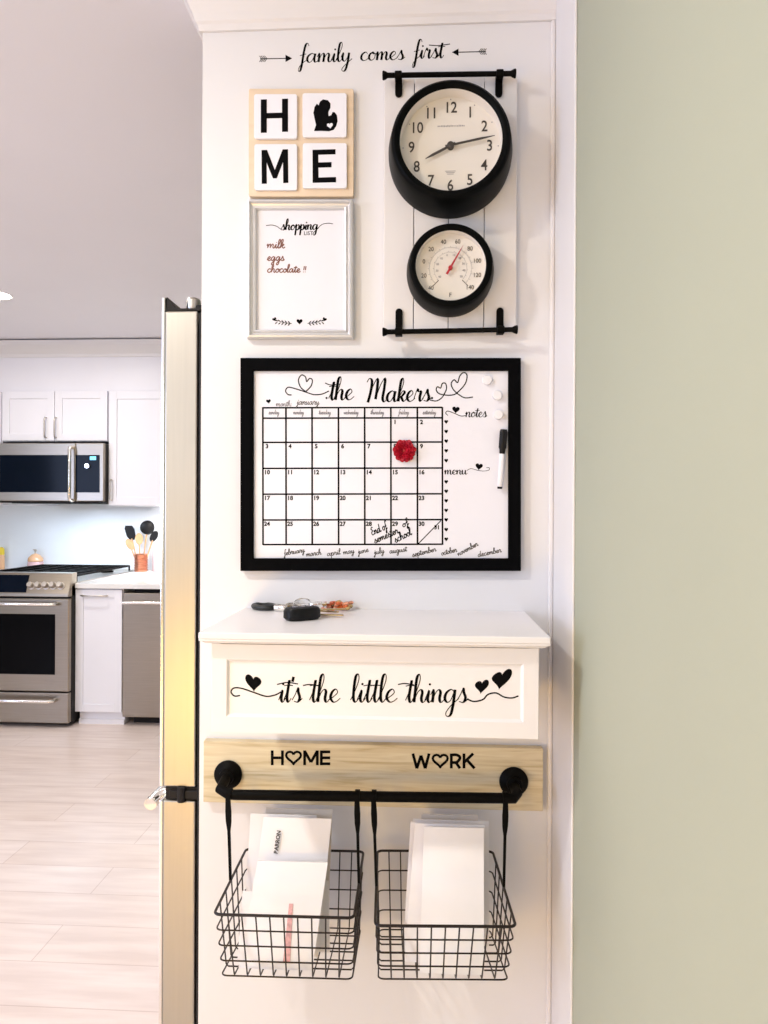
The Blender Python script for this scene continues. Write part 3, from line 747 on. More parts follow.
def hand(mb, L, ang, w, tail, y):
    d_ = Vector((sin(ang), 0, cos(ang))); n_ = Vector((cos(ang), 0, -sin(ang))); o = Vector((c.x, y, c.z))
    P = [o-d_*tail-n_*w*.9, o-d_*tail+n_*w*.9, o+n_*w*.8, o+d_*L*.7+n_*w*.8, o+d_*L+n_*w*.1, o+d_*L-n_*w*.1, o+d_*L*.7-n_*w*.8, o-n_*w*.8]
    mb.prism(P, (0, .0012, 0))
am = math.atan2(43.5, 8.5); ah = math.atan2(-25, -12.5)
m_ = MB(); hand(m_, .083, am, .0024, .010, yd-.008); obj('minute_hand', m_, M['num'], t)
m_ = MB(); hand(m_, .052, ah, .0028, .010, yd-.006); obj('hour_hand', m_, M['num'], t)
obj('hub', MB().lathe([(.0001, -.010), (.005, -.010), (.0065, -.009), (.0065, 0)], (c.x, yd, c.z), 'Y', 24), M['num'], t, smooth=True)

# ------------------------------------------------------------------ thermometer
c = pt(449.8, 274.6, Yk)
t = thing('thermometer', 'smaller round black dial thermometer with a red needle under the clock', 'thermometer', c)
pf = [(.0825, -.0005), (.083, -.010), (.0825, -.022), (.080, -.042), (.0785, -.051), (.0765, -.056), (.072, -.058), (.067, -.057), (.065, -.054), (.065, -.0525)]
pf.append((.0950, -.071) if pf[0][0] > .1 else (.0665, -.0525)); pf.append((.0950, -.0006) if pf[0][0] > .1 else (.0665, -.0006)); pf.append(pf[0]); obj('case', MB().lathe(pf, c, 'Y', 96, cap=False), M['clockb'], t, smooth=True)
yd = c.y-.036
obj('inner_ring', MB().lathe([(.0649, -.053), (.0645, -.034), (.066, -.034), (.066, -.053), (.0649, -.053)], c, 'Y', 80, cap=False), M['dial'], t, smooth=True, label='cream inner wall')
d = obj('dial', MB().lathe([(.0001, 0), (.0645, 0), (.0645, .004)], (c.x, yd, c.z), 'Y', 72), M['dial'], t)
l = MB()
for k in range(10):
    a = R_(-135+30*k); dx, dz = rel(.0515, a); text('scale_number', str(-40+20*k) if k > 1 else str(40-20*k), (c.x+dx, yd-.0003, c.z+dz), .0115, M['num'], d, sx=.9)
text('unit_letter', 'F', (c.x, yd-.0003, c.z-.050), .011, M['num'], d)
def tick(mb, r1, r2, a, w):
    d_ = Vector((sin(a), 0, cos(a))); o = Vector((c.x, yd-TH, c.z)); mb.ribbon([o+d_*r1, o+d_*r2], [w, w], TH)
for k in (-135, 135): tick(l, .031, .046, R_(k), .0006)
obj('end_tick', l, M['num'], d)
l = MB()
for k in range(91):
    a = R_(-135+3*k); tick(l, .0385, .0405 if k % 5 else .0425, a, .0003)
for k in range(64):
    a = R_(-130+4.1*k); tick(l, .030, .0315 if k % 5 else .033, a, .0003)
for k in range(10):
    a = R_(-128+28.4*k); dx, dz = rel(.0255, a); text('inner_number', str(abs(-40+10*k)), (c.x+dx, yd-.0003, c.z+dz), .0055, M['greyink'], d)
obj('scale_ticks', l, M['greyink'], d)
an = math.atan2(12.5, 22)
m_ = MB(); d_ = Vector((sin(an), 0, cos(an))); n_ = Vector((cos(an), 0, -sin(an))); o = Vector((c.x, yd-.006, c.z))
m_.prism([o-d_*.014-n_*.0022, o-d_*.014+n_*.0022, o+d_*.03+n_*.0012, o+d_*.048, o+d_*.03-n_*.0012], (0, .001, 0))
obj('needle', m_, M['rubber'], t)
obj('hub', MB().lathe([(.0001, -.008), (.003, -.008), (.004, -.0065), (.004, 0)], (c.x, yd, c.z), 'Y', 20), M['rubber'], t, smooth=True)

# ------------------------------------------------------------------ calendar board
t = thing('calendar_board', 'large black-framed dry-erase calendar with a monthly grid', 'calendar', pt(381, 571, YP))
prof_y = .018
obj('frame', frame_mb(240.3, 521, 357.8, 571, 12.6, YP, [(0, 0), (0, .017), (.04, .018), (.94, .018), (1, .016), (1, 0)]), M['frameb'], t, bevel=.0004)
Yc = YP-.010
p0 = pt(250, 368, Yc); p1 = pt(511.5, 562, Yc)
obj('board', MB().box(p0.x, p1.x, Yc, YP, p1.z, p0.z), M['board'], t)
cols = [262.8, 285.9, 312, 338.4, 364.6, 390.8, 417.3, 442.3]; rows = [407.6, 418, 442.2, 468.2, 494, 519.8, 544.4]
l = MB()
for x in cols: line_px(l, (x, rows[0]-.5), (x+.2, rows[-1]+.5), 1.7, Yc)
for y in rows: line_px(l, (cols[0], y+.2), (cols[-1], y-.2), 1.6, Yc)
obj('grid', l, M['vinyl'], t)
part('title_word', 'vinyl', t, lambda q: (script(q, 'the', 329, 353, 400, 10.4, Yc, .8, 2.7, rot=1), strokes_px(q, [(325, 383), (331, 385), (340, 384)], .6, .9, Yc, False)))
part('title_word', 'vinyl', t, lambda q: script(q, 'Makers', 366, 430, 402, 10.4, Yc, .8, 2.7, rot=1))
l = MB()
strokes_px(l, [(291.5, 395), (288, 394.5), (285.5, 391), (288, 387.3), (294, 388.3), (305, 391.8), (314, 394.6), (322, 394), (329, 391)], .7, 1.1, Yc, False)
strokes_px(l, [(305.5, 391.5), (300.5, 387), (298.4, 380), (301.5, 375), (305.5, 377), (306.6, 381.5), (309.5, 378.5), (312.3, 380), (311, 386), (306, 391.5)], .7, 1.1, Yc, False)
obj('heart_flourish', l, M['vinyl'], t); l = MB()
strokes_px(l, [(430, 400), (436, 401), (441, 398.5), (444, 394.5), (446.5, 388.5), (445.5, 383.5), (442.3, 383.5), (440.6, 388), (437.5, 386.8), (436.2, 390), (439, 393.5), (445, 395), (452, 395), (457, 392.8), (465, 384), (467, 375.5), (463.8, 372.5), (459.8, 376), (457.6, 382.5), (454.2, 379.8), (451.2, 383.5), (453, 389), (458, 394), (465, 397.8), (473, 397)], .7, 1.1, Yc, False)
obj('heart_flourish', l, M['vinyl'], t)
for px_ in (326.5, 432): part('dot', 'vinyl', t, lambda q: disc_px(q, px_, 398, 1.1, Yc))
for (a_, b_2, c_2, d_2) in ((268.5, 401.5, 5, 8), (455.8, 410, 8, -6), (479, 466.8, 7.8, -8)): part('heart', 'vinyl', t, lambda q: heart(q, a_, b_2, c_2, Yc, rot=d_2, n=24))
for y in (422, 431.7, 441.3, 451, 460.8, 482, 491.5, 501, 510.6, 520, 529.8, 539.4): part('heart', 'vinyl', t, lambda q: heart(q, 446.2, y, 4, Yc, n=20, h=4.8))
l = MB()
strokes_px(l, [(447.8, 415.5), (445.7, 413), (448, 411), (455, 413.6), (461, 416), (466, 415.5)], .4, .7, Yc, False)
script(l, 'notes', 465.5, 486.5, 417, 5.0, Yc, .5, 1.2); obj('heading', l, M['vinyl'], t); l = MB()
strokes_px(l, [(467, 470.5), (471, 468.6), (478, 470.4), (484, 471), (489, 470), (489, 467.6), (486.3, 467.8)], .4, .5, Yc, False)
script(l, 'menu', 444.7, 467, 474.3, 4.2, Yc, .5, 1.3, slant=0)
obj('heading', l, M['vinyl'], t)
part('small_lettering', 'greyink', t, lambda q: script(q, 'month:', 276, 292, 406.2, 2.6, Yc, .4, .7, contrast=False, sub=4)); part('small_lettering', 'num', t, lambda q: script(q, 'january', 297, 319, 404.5, 3.0, Yc, .4, .6, contrast=False, sub=4))
for i, s in enumerate(['sunday', 'monday', 'tuesday', 'wednesday', 'thursday', 'friday', 'saturday']):
    xm = (cols[i]+cols[i+1])/2; w = 1.4*len(s)+2; part('weekday', 'greyink', t, lambda q: script(q, s, xm-w/2-.5, xm+w/2-.5, 414.2, 2.2, Yc, .3, .6, contrast=False, sub=3))
for s, a, b, y, r_ in (('february', 284, 305, 555.5, 10), ('march', 306.5, 321.5, 556.5, 8), ('april', 327, 340.5, 556, 8), ('may', 343.5, 354.5, 554.5, 10), ('june', 358.5, 369, 554, 14), ('july', 374.5, 384.5, 554.5, 12), ('august', 389.5, 407, 553.5, 8),
                       ('september', 412.5, 437, 557, 14), ('october', 441.5, 457.5, 555.5, 14), ('november', 458.5, 481, 556, 28), ('december', 478, 502, 557, 12)):
    part('month_name', 'num', t, lambda q: script(q, s, a, b, y, 2.6, Yc, .3, .7, rot=r_, contrast=False, sub=4))
dn = 1
for r_ in range(5):
    for c_ in range(7):
        if r_ == 0 and c_ < 5: continue
        if dn <= 30: text('date_number', str(dn), pt(cols[c_]+4.2, rows[r_+1]+4.2, Yc-.0001), .0115, M['vinyl'], t, off=.0004)
        dn += 1
text('date_number', '31', pt(437, 527.5, Yc-.0001), .011, M['vinyl'], t, off=.0004)
part('diagonal_line', 'vinyl', t, lambda q: line_px(q, (418.5, 543.5), (441, 520.5), .9, Yc))
for w_, a_, b_2, y_, xh_, ro_ in (('End of', 372, 389, 535.5, 3.8, 24), ('semester', 375, 401, 543.3, 3.4, 24), ('of', 403, 410, 527.5, 3, 30), ('school', 395.5, 414, 542.8, 3.6, 27)):
    part('handwriting', 'vinyl', t, lambda q: script(q, w_, a_, b_2, y_, xh_, Yc, .75, .95, rot=ro_, contrast=False))

# magnets, rose, marker
for (x, y, w_) in ((487, 380.5, 'topmost'), (497, 395.8, 'middle'), (498, 415, 'lowest')):
    c = pt(x, y, Yc)
    solo('magnet', MB().lathe([(.0088, 0), (.0092, -.001), (.0092, -.006), (.0082, -.0075), (.0001, -.0078)], (c.x, Yc-.0002, c.z), 'Y', 32), M['magnet'],
         'round white magnet in the upper right of the calendar, %s of the three' % w_, 'magnet', 'white magnets on the calendar', smooth=True)
c = pt(404.5, 451, Yc)
t = thing('rose_magnet', 'red rose magnet stuck on the calendar grid', 'magnet', (c.x, Yc, c.z))
def petal(mb, r, tilt, az, w, base):
    n, m2 = 8, 6; g = []
    for i in range(n+1):
        u = -1+2*i/n
        for j in range(m2+1):
            v = j/m2; lr = r*(.15+.85*v); a = az+u*w*(1-.25*v*v)
            h = base+tilt*v*r*1.0+.0012*sin(3*u*pi+az)*v
            edge = 1-.12*abs(u)**3*v+.05*sin(5*u+az)
            q = lr*edge
            g.append(Vector((c.x+q*cos(a), Yc-.0006-h, c.z+q*sin(a))))
    k = m2+1; fs = []
    for i in range(n):
        for j in range(m2): fs.append((i*k+j, i*k+j+1, (i+1)*k+j+1, (i+1)*k+j))
    N = len(g); bk = [p+Vector((0, .0008, 0)) for p in g]
    fs2 = [tuple(N+q for q in f[::-1]) for f in fs]
    rim = [i*k+m2 for i in range(n+1)]; sd = [(rim[i], rim[i+1], N+rim[i+1], N+rim[i]) for i in range(n)]
    mb.add(g+bk, fs+fs2+sd)
for ring, (cnt, rr, tl_, bs) in enumerate([(6, .0225, .15, .002), (6, .0195, .32, .004), (5, .0155, .55, .006), (4, .0115, .85, .008), (3, .0075, 1.3, .009)]):
    for k in range(cnt):
        pm = MB(); petal(pm, rr, tl_, 2*pi*k/cnt+ring*.55, pi/cnt*1.35, bs); obj('petal', pm, M['red'], t, smooth=True)
obj('flower_base', MB().lathe([(.008, 0), (.009, -.004), (.006, -.012), (.0001, -.015)], (c.x, Yc-.0003, c.z), 'Y', 20), M['red'], t, smooth=True)
# marker
a = pt(503.3, 430, Yc); b = pt(499.3, 489, Yc); a = Vector((a.x, Yc-.0078, a.z)); b = Vector((b.x, Yc-.0078, b.z)); d = (b-a)
t = thing('dry_erase_marker', 'white dry-erase marker with a black cap clipped to the calendar', 'marker', b)
obj('cap', MB().tube([a, a+d*.03, a+d*.31, a+d*.33, a+d*.40, a+d*.41], [.0062, .0074, .0074, .006, .0052, .0045], 20), M['blackp'], t, smooth=True)
obj('barrel', MB().tube([a+d*.41, a+d*.42, a+d*.96, a+d*.965], [.0045, .0052, .0046, .0042], 20), M['magnet'], t, smooth=True)
obj('end_plug', MB().tube([a+d*.965, a+d*.99, a+d], [.0048, .0048, .004], 20), M['blackp'], t, smooth=True)

# ------------------------------------------------------------------ shelf with drawer
YS = 1.15
tl = pt(198, 633.5, YS); tr = pt(551, 636, YS); sz = (tl.z+tr.z)/2
t = thing('wall_shelf', 'white wall shelf with one shallow drawer, mounted under the calendar', 'shelf', ((tl.x+tr.x)/2, YP, sz))
sx0, sx1 = tl.x, tr.x
obj('top', MB().box(sx0, sx1, YS, YP, sz-.011, sz), M['shelfw'], t, bevel=.002, bseg=3)
YX = YS+.022; bx0 = pt(211, 690, YX).x; bx1 = pt(539, 690, YX).x
zb_ = pt(375, 736, YX).z; zm_ = pt(375, 645.5, YX).z
# cove between slab and box
cv = [(.001, sz-.011), (.001, sz-.0135), (.006, sz-.015), (.012, sz-.019), (.0165, zm_+.001), (.022, zm_), (.04, zm_), (.04, sz-.011)]
m_ = MB(); n = len(cv)
for k in range(4):
    for (o_, z_) in cv:
        fx = o_*(bx0-sx0)/.022*.98
        if k == 0: m_.v.append((sx0+fx, YP, z_))
        elif k == 1: m_.v.append((sx0+fx, YS+o_, z_))
        elif k == 2: m_.v.append((sx1-fx, YS+o_, z_))
        else: m_.v.append((sx1-fx, YP, z_))
for k in range(3):
    for i in range(n):
        j = (i+1) % n; m_.f.append((k*n+i, k*n+j, (k+1)*n+j, (k+1)*n+i))
m_.f.append(tuple(range(n))); m_.f.append(tuple(range(3*n, 4*n)))
obj('cove_moulding', m_, M['shelfw'], t)
obj('box', MB().box(bx0, bx0+.016, YX, YP, zb_, zm_).box(bx1-.016, bx1, YX, YP, zb_, zm_).box(bx0+.016, bx1-.016, YX+.016, YP, zb_, zb_+.01).box(bx0+.016, bx1-.016, YP-.012, YP, zb_+.01, zm_), M['shelfw'], t, bevel=.001)
# drawer front with recessed field
dx0, dx1, dz0, dz1 = bx0+.0, bx1-.0, zb_+.0, zm_-.001
ox0 = pt(226.5, 690, YX).x; ox1 = pt(523.5, 690, YX).x; oz0 = pt(375, 719.5, YX).z; oz1 = pt(375, 661.5, YX).z
YXf = YX-.0008
m_ = MB(); A = [(dx0+.001, dz0+.001), (dx1-.001, dz0+.001), (dx1-.001, dz1), (dx0+.001, dz1)]; B = [(ox0, oz0), (ox1, oz0), (ox1, oz1), (ox0, oz1)]
e = .004; Cc = [(ox0+e, oz0+e), (ox1-e, oz0+e), (ox1-e, oz1-e), (ox0+e, oz1-e)]
YXr = YX+.0035
vs = [(x, YXf, z) for x, z in A]+[(x, YXf, z) for x, z in B]+[(x, YXr, z) for x, z in Cc]+[(x, YX+.016, z) for x, z in A]
fs = []
for i in range(4):
    j = (i+1) % 4; fs += [(i, j, 4+j, 4+i), (4+i, 4+j, 8+j, 8+i), (i, 12+i, 12+j, j)]
fs += [(8, 9, 10, 11), (12, 15, 14, 13)]
m_.add(vs, fs); dr = obj('drawer_front', m_, M['shelfw'], t)
Yl = YXr
def word(w_, a_, b_2, y_, bars):
    def f(q):
        script(q, w_, a_, b_2, y_, 12.6, Yl, .85, 2.8, slant=.08)
        for br in bars: strokes_px(q, br, .8, 1.1, Yl, False)
    part('lettering', 'vinyl', dr, f)
word("it's", 279, 301, 702, [[(277, 684.5), (287, 682.5), (298, 684)]])
word('the', 310, 339, 702, [[(303, 685.5), (310, 684.5), (320, 686)]])
word('little', 351, 396, 702, [])
word('things', 406, 467, 702.3, [[(398, 684.5), (405, 683.5), (414, 685)]])
part('flourish', 'vinyl', dr, lambda q: strokes_px(q, [(240, 695.5), (234.5, 696), (231, 692), (234, 688), (242, 688.5), (254, 692.5), (266, 696.3), (275, 695), (281, 692)], .9, 1.4, Yl, False))
part('flourish', 'vinyl', dr, lambda q: strokes_px(q, [(467, 699), (474, 701.5), (483, 699.5), (488, 694.5), (496, 693), (504, 697), (512, 698), (518.5, 696)], .9, 1.4, Yl, False))
for a_, b_2, c_2, r_2, h_2, k_2 in ((253.5, 683.5, 17, 3, 19, -.35), (481.5, 687, 14.5, -8, 16, .35), (501, 680, 20, -12, 23, .55)):
    part('heart', 'vinyl', dr, lambda q: heart(q, a_, b_2, c_2, Yl, rot=r_2, h=h_2, sk=k_2))

# ------------------------------------------------------------------ keys on the shelf
def yat2(py, z):
    return (CAMH-z)*F/(py-512)
c0 = Vector((pt(302, 617, 1.34).x, 1.34, sz))
t = thing('key_bunch', 'bunch of keys with a black fob, leather strap and orange charm on the shelf', 'keys', c0)
def sp(px, py, h=.004):
    z = sz+h; Y = min(yat2(py, z), YP-.012); p = pt(px, py, Y); return Vector((p.x, p.y, z))
# strap loop
L0 = sp(254, 607, .006); L1 = sp(275, 608.5, .006); cc = (L0+L1)/2; ax = (L1-L0)/2
lp = MB(); P = []
for i in range(28):
    a = 2*pi*i/28; P.append(cc+ax*cos(a)*1.0+Vector((0, .022*sin(a), .0)))
lp.tube(P, .0052, 10, closed=True); obj('leather_strap', lp, M['leather'], t, smooth=True)
a = sp(275, 609, .007); b = sp(286, 609.5, .007)
obj('clamp', MB().tube([a, a+(b-a)*.1, b-(b-a)*.1, b], [.006, .0072, .0072, .006], 14), M['chrome'], t, smooth=True)
def ring(c, r, w, tilt):
    m_ = MB(); q = []
    for i in range(30):
        a = 2*pi*i/30; q.append(c+Vector((r*cos(a), r*sin(a)*cos(tilt), .002+r*(1+sin(a))*sin(tilt))))
    m_.tube(q, w, 8, closed=True); return m_
obj('split_ring', ring(sp(290, 609, .0), .012, .0014, .35), M['chrome'], t, smooth=True)
obj('split_ring', ring(sp(302, 607, .0), .016, .0014, .6), M['chrome'], t, smooth=True)
obj('split_ring', ring(sp(318, 608, .0), .012, .0012, .5), M['chrome'], t, smooth=True)
# fob
fc = sp(302, 621, 0)
rotz = R_(-52)
def rp(u, v, h, c=fc, rz=rotz): return c+Vector((u*cos(rz)-v*sin(rz), u*sin(rz)+v*cos(rz), h))
out = []
for i in range(32):
    a = 2*pi*i/32; ex = 3.2
    out.append((abs(cos(a))**(2/ex)*math.copysign(.019, cos(a)), abs(sin(a))**(2/ex)*math.copysign(.033, sin(a))))
m_ = MB(); lay = [(.86, .0005), (1, .005), (1, .017), (.9, .022), (.7, .0235)]
vs = [rp(u*s, v*s, h) for s, h in lay for u, v in out]; fs = []
for i in range(len(lay)-1):
    for k in range(32): fs.append((i*32+k, i*32+(k+1) % 32, (i+1)*32+(k+1) % 32, (i+1)*32+k))
fs += [tuple(range(32))[::-1], tuple(4*32+k for k in range(32))]
m_.add(vs, fs); fb = obj('key_fob', m_, M['blackp'], t, smooth=True)
m_ = MB()
for v in (-.014, 0, .014):
    q = [rp(.007*cos(2*pi*i/14), v+.005*sin(2*pi*i/14), .0237) for i in range(14)]; m_.prism(q, (0, 0, .0006))
obj('buttons', m_, M['greyink'], fb)
def key(px, py, rz, h, m, L=.055, tip=.004):
    c = sp(px, py, h); mb = MB(); P = []
    for i in range(16):
        a = R_(40)+(2*pi-R_(80))*i/15; P.append((.011*cos(a), .011*sin(a)))
    sh = [(.009, -.004), (L*.95, -.0035), (L, 0), (L*.92, .003), (L*.85, .0015), (L*.78, .0035), (L*.7, .0018), (L*.6, .0035), (L*.5, .002), (L*.42, .0035), (.009, .004)]
    allp = P+sh
    q = []
    for u, v in allp:
        q.append(c+Vector((u*cos(rz)-v*sin(rz), u*sin(rz)+v*cos(rz), 0)))
    mb.prism(q, (0, 0, .0022)); return mb
for (px, py, rz, h, m) in ((306, 607, .9, .012, 'chrome'), (300, 606, 2.2, .010, 'nickel'), (314, 605, .5, .014, 'chrome'), (312, 612, -.3, .006, 'brass'), (314, 616, -.1, .003, 'brass'), (318, 611, .25, .011, 'brass'), (296, 605, 2.7, .004, 'brass')):
    obj('key', key(px, py, R_(math.degrees(rz)), h, M[m]), M[m], t)
oc = sp(338, 611, 0)
for i in range(34):
    a = random.uniform(0, 6.28); rr = random.uniform(0, .024)
    p = oc+Vector((rr*cos(a)*1.2, rr*sin(a), .004+random.uniform(0, .012)))
    obj('charm', MB().tube([p-Vector((.005, 0, 0)), p-Vector((.003, 0, 0)), p+Vector((.003, 0, .001)), p+Vector((.005, .001, .001))], [.001, .0036, .0036, .001], 8), M[('orange', 'brass', 'orange', 'copper')[i % 4]], t, smooth=True)
obj('charm_cord', MB().tube([sp(322, 609, .006), sp(328, 610, .010), sp(334, 611, .006)], .0018, 8), M['orange'], t, smooth=True)

# ------------------------------------------------------------------ HOME / WORK rail board
YW = YP-.02
a = pt(203.5, 741, YW); b = pt(543, 811.5, YW)
t = thing('rail_board', 'pale stained wooden board lettered home and work with a black pipe rail', 'rack', ((a.x+b.x)/2, YP, b.z))
obj('board', MB().box(a.x, b.x, YW, YP, b.z, a.z), M['wboard'], t, bevel=.0015)
def sans(mb, ch, x, y0, y1, w, sw):
    """bold monoline capitals from px x, width w, between y0 (top) and y1"""
    def ln(p, q): line_px(mb, p, q, sw, YW)
    h2 = sw/2
    if ch == 'H': ln((x+h2, y0), (x+h2, y1)); ln((x+w-h2, y0), (x+w-h2, y1)); ln((x, (y0+y1)/2), (x+w, (y0+y1)/2))
    if ch == 'M': ln((x+h2, y0), (x+h2, y1)); ln((x+w-h2, y0), (x+w-h2, y1)); ln((x+h2, y0+.5), (x+w/2, y1-3)); ln((x+w-h2, y0+.5), (x+w/2, y1-3))
    if ch == 'E': ln((x+h2, y0), (x+h2, y1)); [ln((x, yy), (x+w, yy)) for yy in (y0+h2, (y0+y1)/2, y1-h2)]
    if ch == 'W': ln((x+h2, y0), (x+w*.28, y1)); ln((x+w*.28, y1), (x+w*.5, y0+2)); ln((x+w*.5, y0+2), (x+w*.72, y1)); ln((x+w*.72, y1), (x+w-h2, y0))
    if ch == 'R':
        ln((x+h2, y0), (x+h2, y1)); ln((x+w*.5, y0+(y1-y0)*.58), (x+w-h2, y1))
        strokes_px(mb, [(x+h2, y0+h2), (x+w*.6, y0+h2), (x+w-h2, y0+(y1-y0)*.28), (x+w*.6, y0+(y1-y0)*.58), (x+h2, y0+(y1-y0)*.6)], sw, sw, YW, False)
    if ch == 'K': ln((x+h2, y0), (x+h2, y1)); ln((x+h2, (y0+y1)/2+1.5), (x+w-h2, y0)); ln((x+w*.4, (y0+y1)/2-.5), (x+w, y1))
    if ch == 'O':
        P = [(x+w/2+a_*w/2*.93, (y0+y1)/2-b_*(y1-y0)/2) for a_, b_ in heart_pts(28)]; P.append(P[0])
        P3 = [pt(p[0], p[1], YW-TH) for p in P]; mb.ribbon(P3, [sw*.43*YW/F]*len(P3), TH)
x = 270.8
for ch, w in zip('HOME', (13, 17, 15.5, 10.3)): part('heart_letter' if ch == 'O' else 'letter', 'vinyl', t, lambda q: sans(q, ch, x, 750.5, 765.2, w, 2.8)); x += w+1.2
x = 411.5
for ch, w in zip('WORK', (19, 17, 11.5, 12)): part('heart_letter' if ch == 'O' else 'letter', 'vinyl', t, lambda q: sans(q, ch, x, 753.6, 768.4, w, 2.8)); x += w+1.2
YRL = 1.362
ra = pt(226, 794.5, YRL); rb = pt(517, 798.5, YRL)
m_ = MB(); ca_ = pt(228.5, 774, YW); cb_ = pt(513.5, 781, YW)
P = [Vector((ca_.x, YW-.012, ca_.z)), Vector((ca_.x, YW-.030, ca_.z-.004)), Vector((ca_.x, YRL+.01, ra.z+.006)), ra+Vector((.006, 0, .0)), ra+Vector((.022, 0, 0)), rb-Vector((.022, 0, 0)), rb-Vector((.006, 0, 0)), Vector((cb_.x, YRL+.01, rb.z+.006)), Vector((cb_.x, YW-.030, cb_.z-.004)), Vector((cb_.x, YW-.012, cb_.z))]
m_.tube(P, .0096, 16)
obj('pipe_rail', m_, M['iron'], t, smooth=True)
for cc in (ca_, cb_):
    obj('mounting_flange', MB().lathe([(.027, 0), (.0275, -.002), (.0275, -.005), (.022, -.010), (.015, -.014), (.014, -.020), (.010, -.022), (.0001, -.022)], (cc.x, YW, cc.z), 'Y', 40), M['iron'], t, smooth=True)

# ------------------------------------------------------------------ wire baskets
def basket(px_hooks, x0, W, yb, D, ztop_, Hh, rot, label, nv=10, Hf=.118, dd=.03):
    """open wire basket; x0 left at the back, yb back plane"""
    t = thing('wire_basket', label, 'basket', (x0+W/2, yb-D/2, ztop_-Hh), 'wire baskets on the pipe rail')
    piv = Vector((x0+W/2, yb, 0)); cr, sr = cos(R_(rot)), sin(R_(rot))
    def W3(u, v, z):   # u across, v out of the wall (0 back)
        p = Vector((x0+u-piv.x, -v, 0)); return Vector((piv.x+p.x*cr-p.y*sr, yb+p.x*sr+p.y*cr, z))
    inb = .008; Db = D-dd
    def corner_rect(f):     # f 0 top ring -> 1 bottom ring
        return inb*f*.6, W-inb*f*.6, .004*f, D+(Db-D)*f
    def zat(f, v): return ztop_-f*(Hh+(Hf-Hh)*min(1, v/(D+(Db-D)*f)))
    def ringpts(f, rr=.010):
        a, b, c_, d_ = corner_rect(f); o = []
        for cx_, cy_, a0 in ((b-rr, c_+rr, -90), (b-rr, d_-rr, 0), (a+rr, d_-rr, 90), (a+rr, c_+rr, 180)):
            for i in range(5):
                an = R_(a0+90*i/4); o.append((cx_+rr*cos(an), cy_+rr*sin(an)))
        return [W3(u, v, zat(f, v)) for u, v in o]
    r = MB().tube(ringpts(0), .0024, 8, closed=True); obj('rim', r, M['wire'], t, smooth=True)
    w = MB()
    for f in (.25, .5, .75, 1.0): w.tube(ringpts(f), .0014, 6, closed=True)
    a1, b1, c1, d1 = corner_rect(1); a0_, b0_, c0_, d0_ = corner_rect(0)
    for i in range(1, nv):
        s = i/nv; u0_ = a0_+(b0_-a0_)*s; u1_ = a1+(b1-a1)*s
        w.tube([W3(u0_, c0_, ztop_), W3(u1_, c1, zat(1, c1)+.004), W3(u1_, c1+.004, zat(1, c1)), W3(u1_, d1-.004, zat(1, d1)), W3(u1_, d1, zat(1, d1)+.004), W3(u0_, d0_, ztop_)], .0013, 6)
    for i in range(1, 6):
        s = i/6; v0 = c0_+(d0_-c0_)*s; v1 = c1+(d1-c1)*s
        w.tube([W3(a0_, v0, ztop_), W3(a1, v1, zat(1, v1)+.004), W3(a1+.004, v1, zat(1, v1)), W3(b1-.004, v1, zat(1, v1)), W3(b1, v1, zat(1, v1)+.004), W3(b0_, v0, ztop_)], .0013, 6)
    obj('wire_mesh', w, M['wire'], t, smooth=True)
    for hx, side in px_hooks:
        f = (hx-226)/(517-226); rz_ = ra.z+(rb.z-ra.z)*f; top = pt(hx, 796, YRL)
        u = a0_ if side < 0 else b0_; vm = D*.53; e = W3(u, vm, ztop_)
        m_ = MB(); rr = .0112; X0 = top.x
        P = [Vector((X0, YRL-rr*cos(a_)*-1, rz_+rr*sin(a_))) for a_ in [R_(-20+25*k) for k in range(9)]]   # over the rail
        P = P[::-1]; 
        P = [Vector((X0, YRL+rr*cos(R_(q)), rz_+rr*sin(R_(q)))) for q in (-40, -10, 30, 70, 110, 150, 180)]
        B0 = Vector((X0, YRL-rr, rz_)); P += [B0.lerp(e, .18), B0.lerp(e, .30), B0.lerp(e, .42), e]
        ws_ = [.0044]*7+[.0056, .0050, .0026, .0022]
        # flat strap: width along x, thickness .0018
        vs = []; fs = []
        for i, p in enumerate(P):
            q0 = P[max(0, i-1)]; q1 = P[min(len(P)-1, i+1)]; tt = (q1-q0).normalized(); nn = Vector((1, 0, 0)).cross(tt).normalized()
            th_ = .0011 if i < 8 else .0022
            for su, sv in ((-1, -1), (1, -1), (1, 1), (-1, 1)): vs.append(p+Vector((su*ws_[i], 0, 0))+nn*sv*th_)
        for i in range(len(P)-1):
            for k in range(4): fs.append((i*4+k, i*4+(k+1) % 4, (i+1)*4+(k+1) % 4, (i+1)*4+k))
        fs += [(0, 3, 2, 1), tuple((len(P)-1)*4+k for k in range(4))]
        m_.add(vs, fs); obj('hanger', m_, M['iron'], t)
    return zat, ztop_-Hh, D, Db
YBK = 1.425
zrim = pt(300, 850, YBK).z
xa = pt(246.5, 850, YBK).x; xb = pt(363.5, 850, YBK).x
WB1, zb1, D1, Db1 = basket([(229.5, -1), (357.5, 1)], xa, xb-xa, YBK, .235, zrim, .148, 1.0, 'black wire basket hanging on the left under the word home')
xa2 = pt(377.5, 848, YBK).x; xb2 = pt(493, 848, YBK).x
WB2, zb2_, D2, Db2 = basket([(374, -1), (505, 1)], xa2, xb2-xa2, YBK, .258, zrim+.006, .150, 3.0, 'black wire basket hanging on the right under the word work', Hf=.112, dd=.045)

